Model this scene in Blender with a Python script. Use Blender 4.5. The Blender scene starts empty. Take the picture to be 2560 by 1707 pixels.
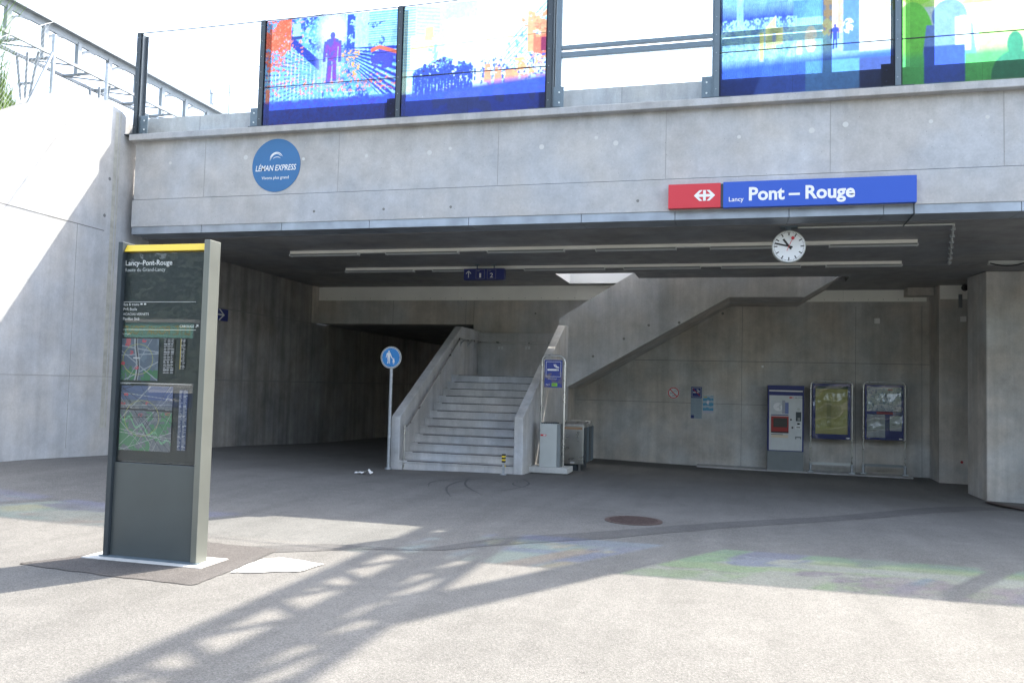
import bpy, math, random
import numpy as np
from mathutils import Vector, Matrix
random.seed(7); rng = np.random.default_rng(5)
SC = bpy.context.scene; COL = SC.collection

# ------------------------------------------------------------ camera
EYE = Vector((0, 0, 1.5))
FOC = 2066.0; SX = 2560 / 2352.0
_p, _r, _y = (math.radians(a) for a in (3.05, 1.48, 15.0))
_f = Vector((-math.sin(_y) * math.cos(_p), math.cos(_y) * math.cos(_p), math.sin(_p)))
_rt = Vector((math.cos(_y), math.sin(_y), 0)); _up = _rt.cross(_f)
RT = _rt * math.cos(_r) + _up * math.sin(_r); UP = _up * math.cos(_r) - _rt * math.sin(_r); FW = _f
cd = bpy.data.cameras.new('camera'); cam = bpy.data.objects.new('camera', cd); COL.objects.link(cam)
cd.sensor_width = 36; cd.lens = FOC / 2560 * 36; cd.clip_start = 0.05; cd.clip_end = 2000
cam.matrix_world = Matrix(((RT.x, UP.x, -FW.x, EYE.x), (RT.y, UP.y, -FW.y, EYE.y), (RT.z, UP.z, -FW.z, EYE.z), (0, 0, 0, 1)))
SC.camera = cam
# ------------------------------------------------------------ light
w = bpy.data.worlds.new('World'); SC.world = w; w.use_nodes = True
nt = w.node_tree; bg = nt.nodes['Background']; sky = nt.nodes.new('ShaderNodeTexSky')
SUNV = Vector((0.39, 0.684, 1.0)).normalized()          # towards the sun
EL = math.asin(SUNV.z); AZ = math.atan2(SUNV.x, SUNV.y)
sky.sky_type = 'NISHITA'; sky.sun_disc = False; sky.sun_elevation = EL; sky.sun_rotation = AZ
sky.air_density = 1.0; sky.dust_density = 2.5; sky.ozone_density = 1.0
hs = nt.nodes.new('ShaderNodeHueSaturation'); hs.inputs['Saturation'].default_value = .62
nt.links.new(sky.outputs[0], hs.inputs['Color']); nt.links.new(hs.outputs[0], bg.inputs[0]); bg.inputs[1].default_value = 0.15
sd = bpy.data.lights.new('sun', 'SUN'); sd.energy = 2.55; sd.angle = math.radians(0.45); sd.color = (1, 0.91, 0.78)
so = bpy.data.objects.new('sun', sd); COL.objects.link(so)
so.rotation_euler = SUNV.to_track_quat('Z', 'Y').to_euler(); so.location = (20, 40, 50)
SC.view_settings.view_transform = 'Standard'; SC.view_settings.look = 'None'
SC.view_settings.exposure = 2.38; SC.view_settings.gamma = 1
try: SC.cycles.max_bounces = 10; SC.cycles.diffuse_bounces = 6; SC.cycles.transparent_max_bounces = 16
except Exception: pass

# ------------------------------------------------------------ survey: sight lines of the photograph met with real planes
def ray(px, py):
    return (FW + RT * ((px * SX - 1280) / FOC) + UP * (-(py * SX - 853.5) / FOC))
def on_plane(px, py, n, p):
    n = Vector(n); d = ray(px, py); return EYE + d * (n.dot(Vector(p) - EYE) / n.dot(d))
def oy(px, py, Y): return on_plane(px, py, (0, 1, 0), (0, Y, 0))
def oz(px, py, Z): return on_plane(px, py, (0, 0, 1), (0, 0, Z))
def ox(px, py, X): return on_plane(px, py, (1, 0, 0), (X, 0, 0))
YF = 12.3; ZS = 4.0; YW = 21.2; YL = 20.0; YST = 14.9
WA = Vector((-10.50, 12.3, 0)); WB = Vector((-10.80, 20.0, 0))
WD = (WB - WA).normalized(); WN = Vector((WD.y, -WD.x, 0))       # wall normal, facing +X
def ow(px, py): return on_plane(px, py, WN, WA)

# floor height: gently falling into the underpass
CTL = []
for p in ((0, 1060), (120, 1052), (245, 1045), (476, 1028), (619, 1021), (727, 1017)): CTL.append(ow(*p))
for p in ((1365, 1052), (1617, 1070), (1900, 1085), (2130, 1097)): CTL.append(oy(*p, YW))
for p in ((896, 1077), (1040, 1082), (1180, 1089)): CTL.append(oy(*p, YST))
YC = 18.1; YP = 20.35
CTL.append(oy(2267, 1150, YC)); CTL.append(oy(2157, 1108, YP)); CTL.append(oy(2222, 1112, YP))
CTL = [tuple(c) for c in CTL]
CTL += [(x, y, 0.0) for x in (-7, -5, -2.5, 0, 2.5) for y in (3, 5.5, 8)] + [(5, 5, 0), (-8, 12, 0.03), (-2, 11.5, -0.05), (2, 12, -.12), (6, 10, -.08), (-9, 6, .04),
        (-8, 30, -.5), (-10, 26, -.35), (-5, 26, -.4), (0, 17, -.25), (3, 15.5, -.28), (0, 0, 0), (-15, 10, .2), (9, 18, -.45), (9, 22, -.4)]
_P = np.array(CTL); K = lambda r2: 1 / (1 + r2 / 16.0)
_D = ((_P[:, None, :2] - _P[None, :, :2]) ** 2).sum(-1)
_W = np.linalg.solve(K(_D) + 0.004 * np.eye(len(_P)), _P[:, 2])
def floor_np(x, y):
    r2 = (x[..., None] - _P[:, 0]) ** 2 + (y[..., None] - _P[:, 1]) ** 2
    return (K(r2) * _W).sum(-1)
def fz(x, y): return float(floor_np(np.array(float(x)), np.array(float(y))))
def og(px, py, lift=0.0):
    z = 0.0
    for i in range(25):
        p = oz(px, py, z + lift); z = 0.5 * z + 0.5 * fz(p.x, p.y)
    return oz(px, py, z + lift)

# ------------------------------------------------------------ mesh builder
class MB:
    def __init__(s): s.v = []; s.f = []; s.m = []; s.sm = []
    def add(s, vs, fs, m=0, smooth=False):
        o = len(s.v); s.v += [tuple(v) for v in vs]
        for f in fs: s.f.append([o + i for i in f]); s.m.append(m); s.sm.append(smooth)
        return s
    def box(s, x0, x1, y0, y1, z0, z1, m=0):
        return s.add([(x0, y0, z0), (x1, y0, z0), (x1, y1, z0), (x0, y1, z0), (x0, y0, z1), (x1, y0, z1), (x1, y1, z1), (x0, y1, z1)],
              [(0, 3, 2, 1), (4, 5, 6, 7), (0, 1, 5, 4), (1, 2, 6, 5), (2, 3, 7, 6), (3, 0, 4, 7)], m)
    def prism(s, pts, ext, m=0):
        ext = Vector(ext); n = len(pts); a = [Vector(p) for p in pts]; b = [p + ext for p in a]
        nr = Vector((0, 0, 0))
        for i in range(n): nr += a[i].cross(a[(i + 1) % n])
        rev = nr.dot(ext) > 0
        fs = [list(range(n)), list(range(2 * n - 1, n - 1, -1))] + [(i, i + n, (i + 1) % n + n, (i + 1) % n) for i in range(n)]
        if rev: fs = [list(reversed(f)) for f in fs]
        return s.add(a + b, fs, m)
    def tube(s, path, r, n=10, m=0, caps=True, r2=None):
        path = [Vector(p) for p in path]; N = len(path); vs = []; fs = []; prev = None
        for i, p in enumerate(path):
            d = (path[min(i + 1, N - 1)] - path[max(i - 1, 0)]).normalized()
            if prev is None:
                a = d.orthogonal().normalized()
            else:
                a = (prev - d * prev.dot(d)).normalized()
            prev = a; b = d.cross(a); rr = r if r2 is None else r + (r2 - r) * i / (N - 1)
            for k in range(n):
                t = 2 * math.pi * k / n; vs.append(p + (a * math.cos(t) + b * math.sin(t)) * rr)
        for i in range(N - 1):
            for k in range(n):
                k2 = (k + 1) % n; fs.append((i * n + k, i * n + k2, (i + 1) * n + k2, (i + 1) * n + k))
        o = len(s.v); s.add(vs, fs, m, True)
        if caps: s.add(vs[:n], [list(range(n - 1, -1, -1))], m); s.add(vs[-n:], [list(range(n))], m)
        return s
    def disc(s, c, r, y, n=48, m=0, th=0.0, ry=None):
        pts = [(c[0] + r * math.cos(2 * math.pi * k / n), y, c[1] + (ry or r) * math.sin(2 * math.pi * k / n)) for k in range(n)]
        if th: return s.prism(pts, (0, th, 0), m)
        return s.add(pts, [list(range(n))], m)
    def bar(s, a, b, wd, dp, m=0):            # rectangular bar from a to b
        a = Vector(a); b = Vector(b); d = (b - a).normalized()
        u = d.cross(Vector((0, 0, 1)));
        if u.length < 1e-3: u = Vector((1, 0, 0))
        u.normalize(); v = d.cross(u)
        pts = [a + u * wd / 2 + v * dp / 2, a - u * wd / 2 + v * dp / 2, a - u * wd / 2 - v * dp / 2, a + u * wd / 2 - v * dp / 2]
        return s.prism(pts, b - a, m)
    def build(s, name, mats, parent=None, bevel=0):
        me = bpy.data.meshes.new(name); o = parent.location if parent else Vector((0, 0, 0))
        off = WORLD.get(parent.name, Vector((0, 0, 0))) if parent else Vector((0, 0, 0))
        me.from_pydata([(v[0] - off.x, v[1] - off.y, v[2] - off.z) for v in s.v], [], s.f)
        if not isinstance(mats, (list, tuple)): mats = [mats]
        for m in mats: me.materials.append(m)
        me.polygons.foreach_set('material_index', s.m); me.polygons.foreach_set('use_smooth', s.sm); me.update()
        ob = bpy.data.objects.new(name, me); COL.objects.link(ob)
        if parent: ob.parent = parent; WORLD[ob.name] = off
        if bevel:
            bm = ob.modifiers.new('bevel', 'BEVEL'); bm.width = bevel; bm.segments = 2; bm.limit_method = 'ANGLE'; bm.angle_limit = math.radians(40)
        return ob
WORLD = {}
def tag(o, label=None, cat=None, group=None, kind=None):
    for k, v in (('label', label), ('category', cat), ('group', group), ('kind', kind)):
        if v: o[k] = v
    return o
def thing(name, loc, label, cat, group=None):
    o = bpy.data.objects.new(name, None); COL.objects.link(o); o.location = loc; o.empty_display_size = .2
    WORLD[o.name] = Vector(loc); return tag(o, label, cat, group)
def single(ob, base=None):           # put the origin of a one-mesh thing at its base
    me = ob.data; co = np.empty(len(me.vertices) * 3); me.vertices.foreach_get('co', co); co = co.reshape(-1, 3)
    b = np.array([(co[:, 0].min() + co[:, 0].max()) / 2, (co[:, 1].min() + co[:, 1].max()) / 2, co[:, 2].min()])
    co -= b; me.vertices.foreach_set('co', co.ravel()); ob.location = b; me.update(); return ob

# ------------------------------------------------------------ materials
def mat(name, col, rough=.6, metal=0., spec=.5, coat=0, noise=0, nscale=5, bump=0):
    m = bpy.data.materials.new(name); m.use_nodes = True; N = m.node_tree.nodes; L = m.node_tree.links
    b = N['Principled BSDF']; b.inputs['Base Color'].default_value = (*col, 1); b.inputs['Roughness'].default_value = rough
    b.inputs['Metallic'].default_value = metal; b.inputs['Specular IOR Level'].default_value = spec; b.inputs['Coat Weight'].default_value = coat
    if noise:
        tc = N.new('ShaderNodeTexCoord'); n = N.new('ShaderNodeTexNoise'); n.inputs['Scale'].default_value = nscale; n.inputs['Detail'].default_value = 6
        L.new(tc.outputs['Object'], n.inputs['Vector']); r = N.new('ShaderNodeValToRGB')
        r.color_ramp.elements[0].position = .3; r.color_ramp.elements[1].position = .7
        r.color_ramp.elements[0].color = (*[c * (1 - noise) for c in col], 1); r.color_ramp.elements[1].color = (*[min(1, c * (1 + noise)) for c in col], 1)
        L.new(n.outputs[0], r.inputs[0]); L.new(r.outputs[0], b.inputs['Base Color'])
        mr = N.new('ShaderNodeMapRange'); mr.inputs['To Min'].default_value = max(0, rough - .08); mr.inputs['To Max'].default_value = min(1, rough + .1)
        L.new(n.outputs[0], mr.inputs[0]); L.new(mr.outputs[0], b.inputs['Roughness'])
    if bump:
        n2 = N.new('ShaderNodeTexNoise'); n2.inputs['Scale'].default_value = 60; tc = N.new('ShaderNodeTexCoord'); L.new(tc.outputs['Object'], n2.inputs['Vector'])
        bp = N.new('ShaderNodeBump'); bp.inputs['Strength'].default_value = bump; bp.inputs['Distance'].default_value = .01
        L.new(n2.outputs[0], bp.inputs['Height']); L.new(bp.outputs[0], b.inputs['Normal'])
    return m
def concrete(name, base, warm=0.0, streak=.35, rough=.75, blotch=1.0, panel=0):
    m = bpy.data.materials.new(name); m.use_nodes = True; N = m.node_tree.nodes; L = m.node_tree.links; b = N['Principled BSDF']
    geo = N.new('ShaderNodeNewGeometry'); P = geo.outputs['Position']
    def noise(sc, scale=(1, 1, 1), det=5, rg=.55):
        mp = N.new('ShaderNodeMapping'); mp.inputs['Scale'].default_value = scale; L.new(P, mp.inputs[0])
        n = N.new('ShaderNodeTexNoise'); n.inputs['Scale'].default_value = sc; n.inputs['Detail'].default_value = det; n.inputs['Roughness'].default_value = rg
        L.new(mp.outputs[0], n.inputs['Vector']); return n.outputs[0]
    def mr(v, a, c, lo, hi):
        x = N.new('ShaderNodeMapRange'); x.inputs['From Min'].default_value = a; x.inputs['From Max'].default_value = c
        x.inputs['To Min'].default_value = lo; x.inputs['To Max'].default_value = hi; L.new(v, x.inputs[0]); return x.outputs[0]
    def mul(a, c):
        x = N.new('ShaderNodeMath'); x.operation = 'MULTIPLY'; L.new(a, x.inputs[0]); L.new(c, x.inputs[1]); return x.outputs[0]
    big = mr(noise(.9, det=9, rg=.66), .3, .7, 1 - .26 * blotch, 1 + .2 * blotch)
    med = mr(noise(3.1, det=9, rg=.72), .3, .7, .86, 1.12)
    st = mr(noise(1.0, (4.5, 4.5, .22), 6, .6), .35, .68, 1 - streak * .5, 1 + streak * .35)
    fine = mr(noise(38, det=3), .3, .7, .95, 1.05)
    v = mul(mul(big, med), mul(st, fine))
    # small blow holes
    vo = N.new('ShaderNodeTexVoronoi'); vo.inputs['Scale'].default_value = 9; L.new(P, vo.inputs['Vector'])
    hole = mr(vo.outputs['Distance'], .035, .06, .55, 1.0); v = mul(v, hole)
    vw = N.new('ShaderNodeTexVoronoi'); vw.inputs['Scale'].default_value = 4.3; L.new(P, vw.inputs['Vector']); v = mul(v, mr(vw.outputs['Distance'], .02, .045, 1.35, 1.0))
    if panel:
        sp = N.new('ShaderNodeSeparateXYZ'); L.new(P, sp.inputs[0]); dv = N.new('ShaderNodeMath'); dv.operation = 'MULTIPLY_ADD'; dv.inputs[1].default_value = 1 / panel; dv.inputs[2].default_value = .42; L.new(sp.outputs[0], dv.inputs[0])
        fl = N.new('ShaderNodeMath'); fl.operation = 'FLOOR'; L.new(dv.outputs[0], fl.inputs[0]); wn = N.new('ShaderNodeTexWhiteNoise'); wn.noise_dimensions = '1D'; L.new(fl.outputs[0], wn.inputs['W'])
        v = mul(v, mr(wn.outputs['Value'], 0, 1, .95, 1.05))
    if panel:
        dz_ = mr(sp.outputs[2], 5.25, 5.66, 0, 1); dn = mr(noise(2.2, (1.6, 1.6, .35), 7, .7), .42, .62, 0, .22); dm = mul(dz_, dn)
        iv = N.new('ShaderNodeMath'); iv.operation = 'SUBTRACT'; iv.inputs[0].default_value = 1; L.new(dm, iv.inputs[1]); v = mul(v, iv.outputs[0])
    mix = N.new('ShaderNodeMix'); mix.data_type = 'RGBA'
    c1 = (base * (1.03 + warm), base * 1.0, base * (.96 - warm * 1.2), 1); c2 = (base * (.97 + warm * .4), base * 1.0, base * (1.04 - warm), 1)
    mix.inputs['A'].default_value = c1; mix.inputs['B'].default_value = c2
    L.new(mr(noise(.8, det=4), .4, .62, 0, 1), mix.inputs['Factor'])
    vm = N.new('ShaderNodeVectorMath'); vm.operation = 'SCALE'; L.new(mix.outputs['Result'], vm.inputs[0]); L.new(v, vm.inputs['Scale'])
    L.new(vm.outputs[0], b.inputs['Base Color'])
    L.new(mr(noise(3, det=5), .3, .7, rough - .15, rough + .1), b.inputs['Roughness'])
    bp = N.new('ShaderNodeBump'); bp.inputs['Strength'].default_value = .25; bp.inputs['Distance'].default_value = .01
    L.new(mul(noise(14, det=6), hole), bp.inputs['Height']); L.new(bp.outputs[0], b.inputs['Normal'])
    return m
M = {}
M['conc'] = concrete('fair_faced_concrete', .47, streak=.08, blotch=.55, panel=2.55)
M['conc_in'] = concrete('underpass_concrete', .48, warm=.06, streak=.30, blotch=1.0)
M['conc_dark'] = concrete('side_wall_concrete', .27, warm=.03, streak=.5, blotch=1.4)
M['conc_wall'] = concrete('retaining_concrete', .47, streak=.2, blotch=.5)
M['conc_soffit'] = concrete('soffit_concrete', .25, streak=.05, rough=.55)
M['conc_stair'] = concrete('stair_concrete', .48, streak=.3, blotch=.7)
M['joint'] = mat('joint', (.19, .19, .19), .9)
M['jointl'] = mat('joint_light', (.30, .30, .29), .9)
M['tie'] = mat('tie_hole', (.20, .20, .19), .9)
M['tiel'] = mat('tie_plug', (.57, .57, .55), .8)
M['stripm'] = mat('zinc_strip', (.33, .37, .42), .45, .5, noise=.25, nscale=2.5)
M['alu'] = mat('anodised_aluminium', (.93, .92, .86), .5, .2, noise=.06, nscale=1.2)
M['steel'] = mat('brushed_steel', (.55, .55, .54), .28, .95, noise=.08, nscale=6)
M['steelg'] = mat('painted_gantry_steel', (.22, .25, .28), .6, .1, noise=.15, nscale=4)
M['steelr'] = mat('galvanised_steel', (.42, .45, .48), .5, .7, noise=.2, nscale=14)
M['anth'] = mat('anthracite_paint', (.045, .058, .068), .38, .2, noise=.08, nscale=9)
M['anthl'] = mat('slate_paint', (.12, .16, .19), .45, .2, noise=.08, nscale=9)
M['totemgrey'] = mat('totem_grey', (.10, .115, .115), .33, .25, noise=.06, nscale=3)
M['totemside'] = mat('totem_side', (.22, .23, .205), .4, .5, noise=.05, nscale=3)
M['yellow'] = mat('yellow_cap', (.80, .58, .05), .4)
M['white'] = mat('white_paint', (.80, .80, .79), .5)
M['offwhite'] = mat('white_sheet', (.62, .64, .64), .5, noise=.05, nscale=8)
M['grey'] = mat('light_grey_sheet', (.50, .52, .50), .45, noise=.04, nscale=6)
M['midgrey'] = mat('mid_grey_sheet', (.20, .22, .225), .5, noise=.06, nscale=6)
M['black'] = mat('black', (.012, .012, .013), .5)
M['red'] = mat('signal_red', (.60, .03, .045), .4)
M['dred'] = mat('dark_red', (.33, .02, .02), .4)
M['blue'] = mat('sign_blue', (.018, .085, .48), .4)
M['navy'] = mat('navy', (.012, .022, .16), .4, noise=.06)
M['navy2'] = mat('poster_blue', (.03, .04, .20), .3, noise=.2, nscale=6)
M['cyanb'] = mat('round_sign_blue', (.02, .22, .58), .4)
M['stick'] = mat('sticker_blue', (.035, .15, .34), .5, noise=.05, nscale=4)
M['green'] = mat('green_sticker', (.22, .50, .05), .5)
M['rust'] = mat('rusty_iron', (.085, .06, .055), .7, .3, noise=.3, nscale=25, bump=.5)
M['yellowposter'] = mat('yellow_poster', (.30, .27, .05), .4, noise=.3, nscale=5)
M['cream'] = mat('cream', (.70, .60, .45), .5)
M['textgrey'] = mat('text_grey', (.33, .33, .33), .6)
M['teal'] = mat('teal_board', (.30, .80, .68), .5)
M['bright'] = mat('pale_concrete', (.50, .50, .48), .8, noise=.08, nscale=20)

def asphalt(name, base, tint=(1.0, .97, .93), speck=.5, patches=True):
    m = bpy.data.materials.new(name); m.use_nodes = True; N = m.node_tree.nodes; L = m.node_tree.links; b = N['Principled BSDF']
    geo = N.new('ShaderNodeNewGeometry'); P = geo.outputs['Position']
    def mr(v, a, c, lo, hi):
        x = N.new('ShaderNodeMapRange'); x.inputs['From Min'].default_value = a; x.inputs['From Max'].default_value = c
        x.inputs['To Min'].default_value = lo; x.inputs['To Max'].default_value = hi; L.new(v, x.inputs[0]); return x.outputs[0]
    def mul(a, c):
        x = N.new('ShaderNodeMath'); x.operation = 'MULTIPLY'; L.new(a, x.inputs[0]); L.new(c, x.inputs[1]); return x.outputs[0]
    vo = N.new('ShaderNodeTexVoronoi'); vo.inputs['Scale'].default_value = 150; L.new(P, vo.inputs['Vector'])
    sep = N.new('ShaderNodeSeparateColor'); L.new(vo.outputs['Color'], sep.inputs[0])
    s1 = mr(sep.outputs[0], 0, 1, 1 - speck, 1 + speck)
    n1 = N.new('ShaderNodeTexNoise'); n1.inputs['Scale'].default_value = 22; n1.inputs['Detail'].default_value = 8; n1.inputs['Roughness'].default_value = .8; L.new(P, n1.inputs['Vector'])
    n2 = N.new('ShaderNodeTexNoise'); n2.inputs['Scale'].default_value = .45; n2.inputs['Detail'].default_value = 8; n2.inputs['Roughness'].default_value = .6; L.new(P, n2.inputs['Vector'])
    n3 = N.new('ShaderNodeTexNoise'); n3.inputs['Scale'].default_value = 3.2; n3.inputs['Detail'].default_value = 6; n3.inputs['Distortion'].default_value = 1.5; L.new(P, n3.inputs['Vector'])
    n4 = N.new('ShaderNodeTexNoise'); n4.inputs['Scale'].default_value = 55; n4.inputs['Detail'].default_value = 4; L.new(P, n4.inputs['Vector'])
    s1 = mul(s1, mr(n4.outputs[0], .32, .68, .84, 1.14))
    v = mul(mul(s1, mr(n1.outputs[0], .3, .7, .93, 1.07)), mul(mr(n2.outputs[0], .3, .7, .86, 1.12), mr(n3.outputs[0], .25, .7, .9, 1.06)))
    vs_ = N.new('ShaderNodeTexVoronoi'); vs_.inputs['Scale'].default_value = 2.1; L.new(P, vs_.inputs['Vector']); v = mul(v, mr(vs_.outputs['Distance'], .015, .04, .62, 1.0))
    wv = N.new('ShaderNodeTexNoise'); wv.inputs['Scale'].default_value = .9; wv.inputs['Detail'].default_value = 3; mp_ = N.new('ShaderNodeMapping'); mp_.inputs['Scale'].default_value = (3.2, .35, 1); mp_.inputs['Rotation'].default_value = (0, 0, .5); L.new(P, mp_.inputs[0]); L.new(mp_.outputs[0], wv.inputs['Vector']); v = mul(v, mr(wv.outputs[0], .35, .7, 1.05, .90))
    rgb = N.new('ShaderNodeRGB'); rgb.outputs[0].default_value = (base * tint[0], base * tint[1], base * tint[2], 1)
    vm = N.new('ShaderNodeVectorMath'); vm.operation = 'SCALE'; L.new(rgb.outputs[0], vm.inputs[0]); L.new(v, vm.inputs['Scale'])
    L.new(vm.outputs[0], b.inputs['Base Color']); b.inputs['Roughness'].default_value = .85; b.inputs['Specular IOR Level'].default_value = .3
    bp = N.new('ShaderNodeBump'); bp.inputs['Strength'].default_value = .6; bp.inputs['Distance'].default_value = .006
    L.new(mul(vo.outputs['Distance'], n1.outputs[0]), bp.inputs['Height']); L.new(bp.outputs[0], b.inputs['Normal'])
    return m
M['asph'] = asphalt('asphalt', .140, (1.0, .98, .925), speck=.26)
M['asph_d'] = asphalt('asphalt_repair', .088, (1.03, .96, .92), .25)
M['asph_s'] = asphalt('asphalt_trench', .098, (1.0, .98, .96), .25)

def glass(name, col=(.86, .93, .93), attr=None, refl=.06, rough=0.0, haze=0.0):
    m = bpy.data.materials.new(name); m.use_nodes = True; N = m.node_tree.nodes; L = m.node_tree.links
    N.remove(N['Principled BSDF']); out = [n for n in N if n.type == 'OUTPUT_MATERIAL'][0]
    t = N.new('ShaderNodeBsdfTransparent'); g = N.new('ShaderNodeBsdfGlossy'); g.inputs['Roughness'].default_value = rough
    t.inputs[0].default_value = (*col, 1); mx = N.new('ShaderNodeMixShader'); last = t.outputs[0]
    if attr:
        a = N.new('ShaderNodeAttribute'); a.attribute_name = attr; L.new(a.outputs['Color'], t.inputs[0])
    if haze:
        d = N.new('ShaderNodeBsdfTranslucent'); m2 = N.new('ShaderNodeMixShader'); m2.inputs[0].default_value = haze
        if attr: L.new(a.outputs['Color'], d.inputs[0])
        else: d.inputs[0].default_value = (*col, 1)
        L.new(last, m2.inputs[1]); L.new(d.outputs[0], m2.inputs[2]); last = m2.outputs[0]
    fr = N.new('ShaderNodeFresnel'); ge = N.new('ShaderNodeNewGeometry'); im_ = N.new('ShaderNodeMapRange'); im_.inputs['To Min'].default_value = 1.45; im_.inputs['To Max'].default_value = 1 / 1.45   # same reflectance from both sides
    L.new(ge.outputs['Backfacing'], im_.inputs[0]); L.new(im_.outputs[0], fr.inputs[0])
    mt = N.new('ShaderNodeMath'); mt.operation = 'MULTIPLY'; mt.inputs[1].default_value = refl / .035; mt.use_clamp = True
    L.new(fr.outputs[0], mt.inputs[0]); L.new(mt.outputs[0], mx.inputs[0]); L.new(last, mx.inputs[1]); L.new(g.outputs[0], mx.inputs[2]); L.new(mx.outputs[0], out.inputs[0])
    return m
M['clear'] = glass('clear_glass', (.965, .982, .988), refl=.014)
M['art'] = glass('printed_glass', attr='Col', refl=.02, haze=.22)
M['milky'] = glass('ribbed_polycarbonate', (.80, .86, .90), refl=.05, haze=.35)
M['frost'] = glass('frosted_diffuser', (.92, .93, .93), refl=.03, haze=.97)
M['cover'] = glass('cover_glass', (.97, .98, .98), refl=.022)
def wavy_glass():
    m = glass('wavy_plastic_cover', (.93, .94, .94), refl=.04); N = m.node_tree.nodes; L = m.node_tree.links
    g = [n for n in N if n.type == 'BSDF_GLOSSY'][0]; tc = N.new('ShaderNodeTexCoord'); n = N.new('ShaderNodeTexNoise'); n.inputs['Scale'].default_value = 2.2; n.inputs['Detail'].default_value = 0
    L.new(tc.outputs['Object'], n.inputs['Vector']); b = N.new('ShaderNodeBump'); b.inputs['Strength'].default_value = .6; b.inputs['Distance'].default_value = .12
    L.new(n.outputs[0], b.inputs['Height']); L.new(b.outputs[0], g.inputs['Normal']); return m
M['wavy'] = wavy_glass()
def attr_mat(name, rough=.5):
    m = bpy.data.materials.new(name); m.use_nodes = True; N = m.node_tree.nodes; b = N['Principled BSDF']; a = N.new('ShaderNodeAttribute'); a.attribute_name = 'Col'
    m.node_tree.links.new(a.outputs['Color'], b.inputs['Base Color']); b.inputs['Roughness'].default_value = rough; return m
M['print'] = attr_mat('printed_sheet')

# ------------------------------------------------------------ numpy picture helpers (prints on real flat sheets)
def vnoise(u, v, fx, fy, seed):
    g = np.random.default_rng(seed).random((int(fy) + 3, int(fx) + 3)); x = u * fx; y = v * fy
    i = np.floor(x).astype(int); j = np.floor(y).astype(int); a = x - i; b = y - j; a = a * a * (3 - 2 * a); b = b * b * (3 - 2 * b)
    return (g[j, i] * (1 - a) + g[j, i + 1] * a) * (1 - b) + (g[j + 1, i] * (1 - a) + g[j + 1, i + 1] * a) * b
def fbm(u, v, fx, fy, seed, o=4):
    s = 0; t = 0; am = 1
    for k in range(o): s = s + am * vnoise(u, v, fx * 2 ** k, fy * 2 ** k, seed + k); t += am; am *= .68
    return s / t
NXA, NYA = 400, 290
def picture(name, x0, x1, z0, z1, Y, nx, ny, fn, m, parent, slope=None):
    """flat printed sheet facing -Y; fn(u, v) -> (ny, nx, 3) linear colour, v up"""
    off = WORLD.get(parent.name, Vector((0, 0, 0)))
    xs = np.linspace(x0, x1, nx + 1); zs = np.linspace(z0, z1, ny + 1)
    X, Z = np.meshgrid(xs, zs); co = np.stack([X - off.x, np.full_like(X, Y - off.y), Z - off.z], -1).reshape(-1, 3)
    i, j = np.meshgrid(np.arange(nx), np.arange(ny)); a = (j * (nx + 1) + i).ravel()
    fa = np.stack([a, a + 1, a + nx + 2, a + nx + 1], -1)
    me = bpy.data.meshes.new(name); me.from_pydata(co.tolist(), [], fa.tolist()); me.materials.append(m)
    u = (i + .5) / nx; v = (j + .5) / ny; c = np.clip(fn(u, v), 0, 1).reshape(-1, 3)
    if name.endswith('_map') and Y < 10: c = c * .62 + .035
    if m is M['art']:
        c = c.reshape(ny, nx, 3); g = fbm(u, v, 70, 50, 991, 4)[..., None]; g2 = fbm(u, v, 9, 7, 997, 4)[..., None]
        for _ in range(2): c = (c + np.roll(c, 1, 0) + np.roll(c, -1, 0) + np.roll(c, 1, 1) + np.roll(c, -1, 1)) / 5
        c = np.clip(c * (.62 + .5 * g + .28 * g2) + .035, 0, 1).reshape(-1, 3); c = c ** 1.08 * .50; c[:, 0] *= .82; c[:, 1] = np.maximum(c[:, 1], .15 * c[:, 2])
    at = me.color_attributes.new('Col', 'FLOAT_COLOR', 'CORNER')
    cc = np.repeat(np.concatenate([c, np.ones((len(c), 1))], 1), 4, axis=0); at.data.foreach_set('color', cc.ravel().astype(np.float32))
    ob = bpy.data.objects.new(name, me); COL.objects.link(ob); ob.parent = parent; WORLD[ob.name] = off; return ob
def C3(u, c): return np.ones(u.shape + (3,)) * np.array(c, float)
def put(img, mask, c):
    mk = np.clip(mask.astype(float), 0, 1)[..., None]; return img * (1 - mk) + np.array(c, float) * mk
def rect(u, v, a, b, c, d): return (u > a) & (u < b) & (v > c) & (v < d)
def ell(u, v, cx, cy, rx, ry): return ((u - cx) / rx) ** 2 + ((v - cy) / ry) ** 2 < 1

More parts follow.
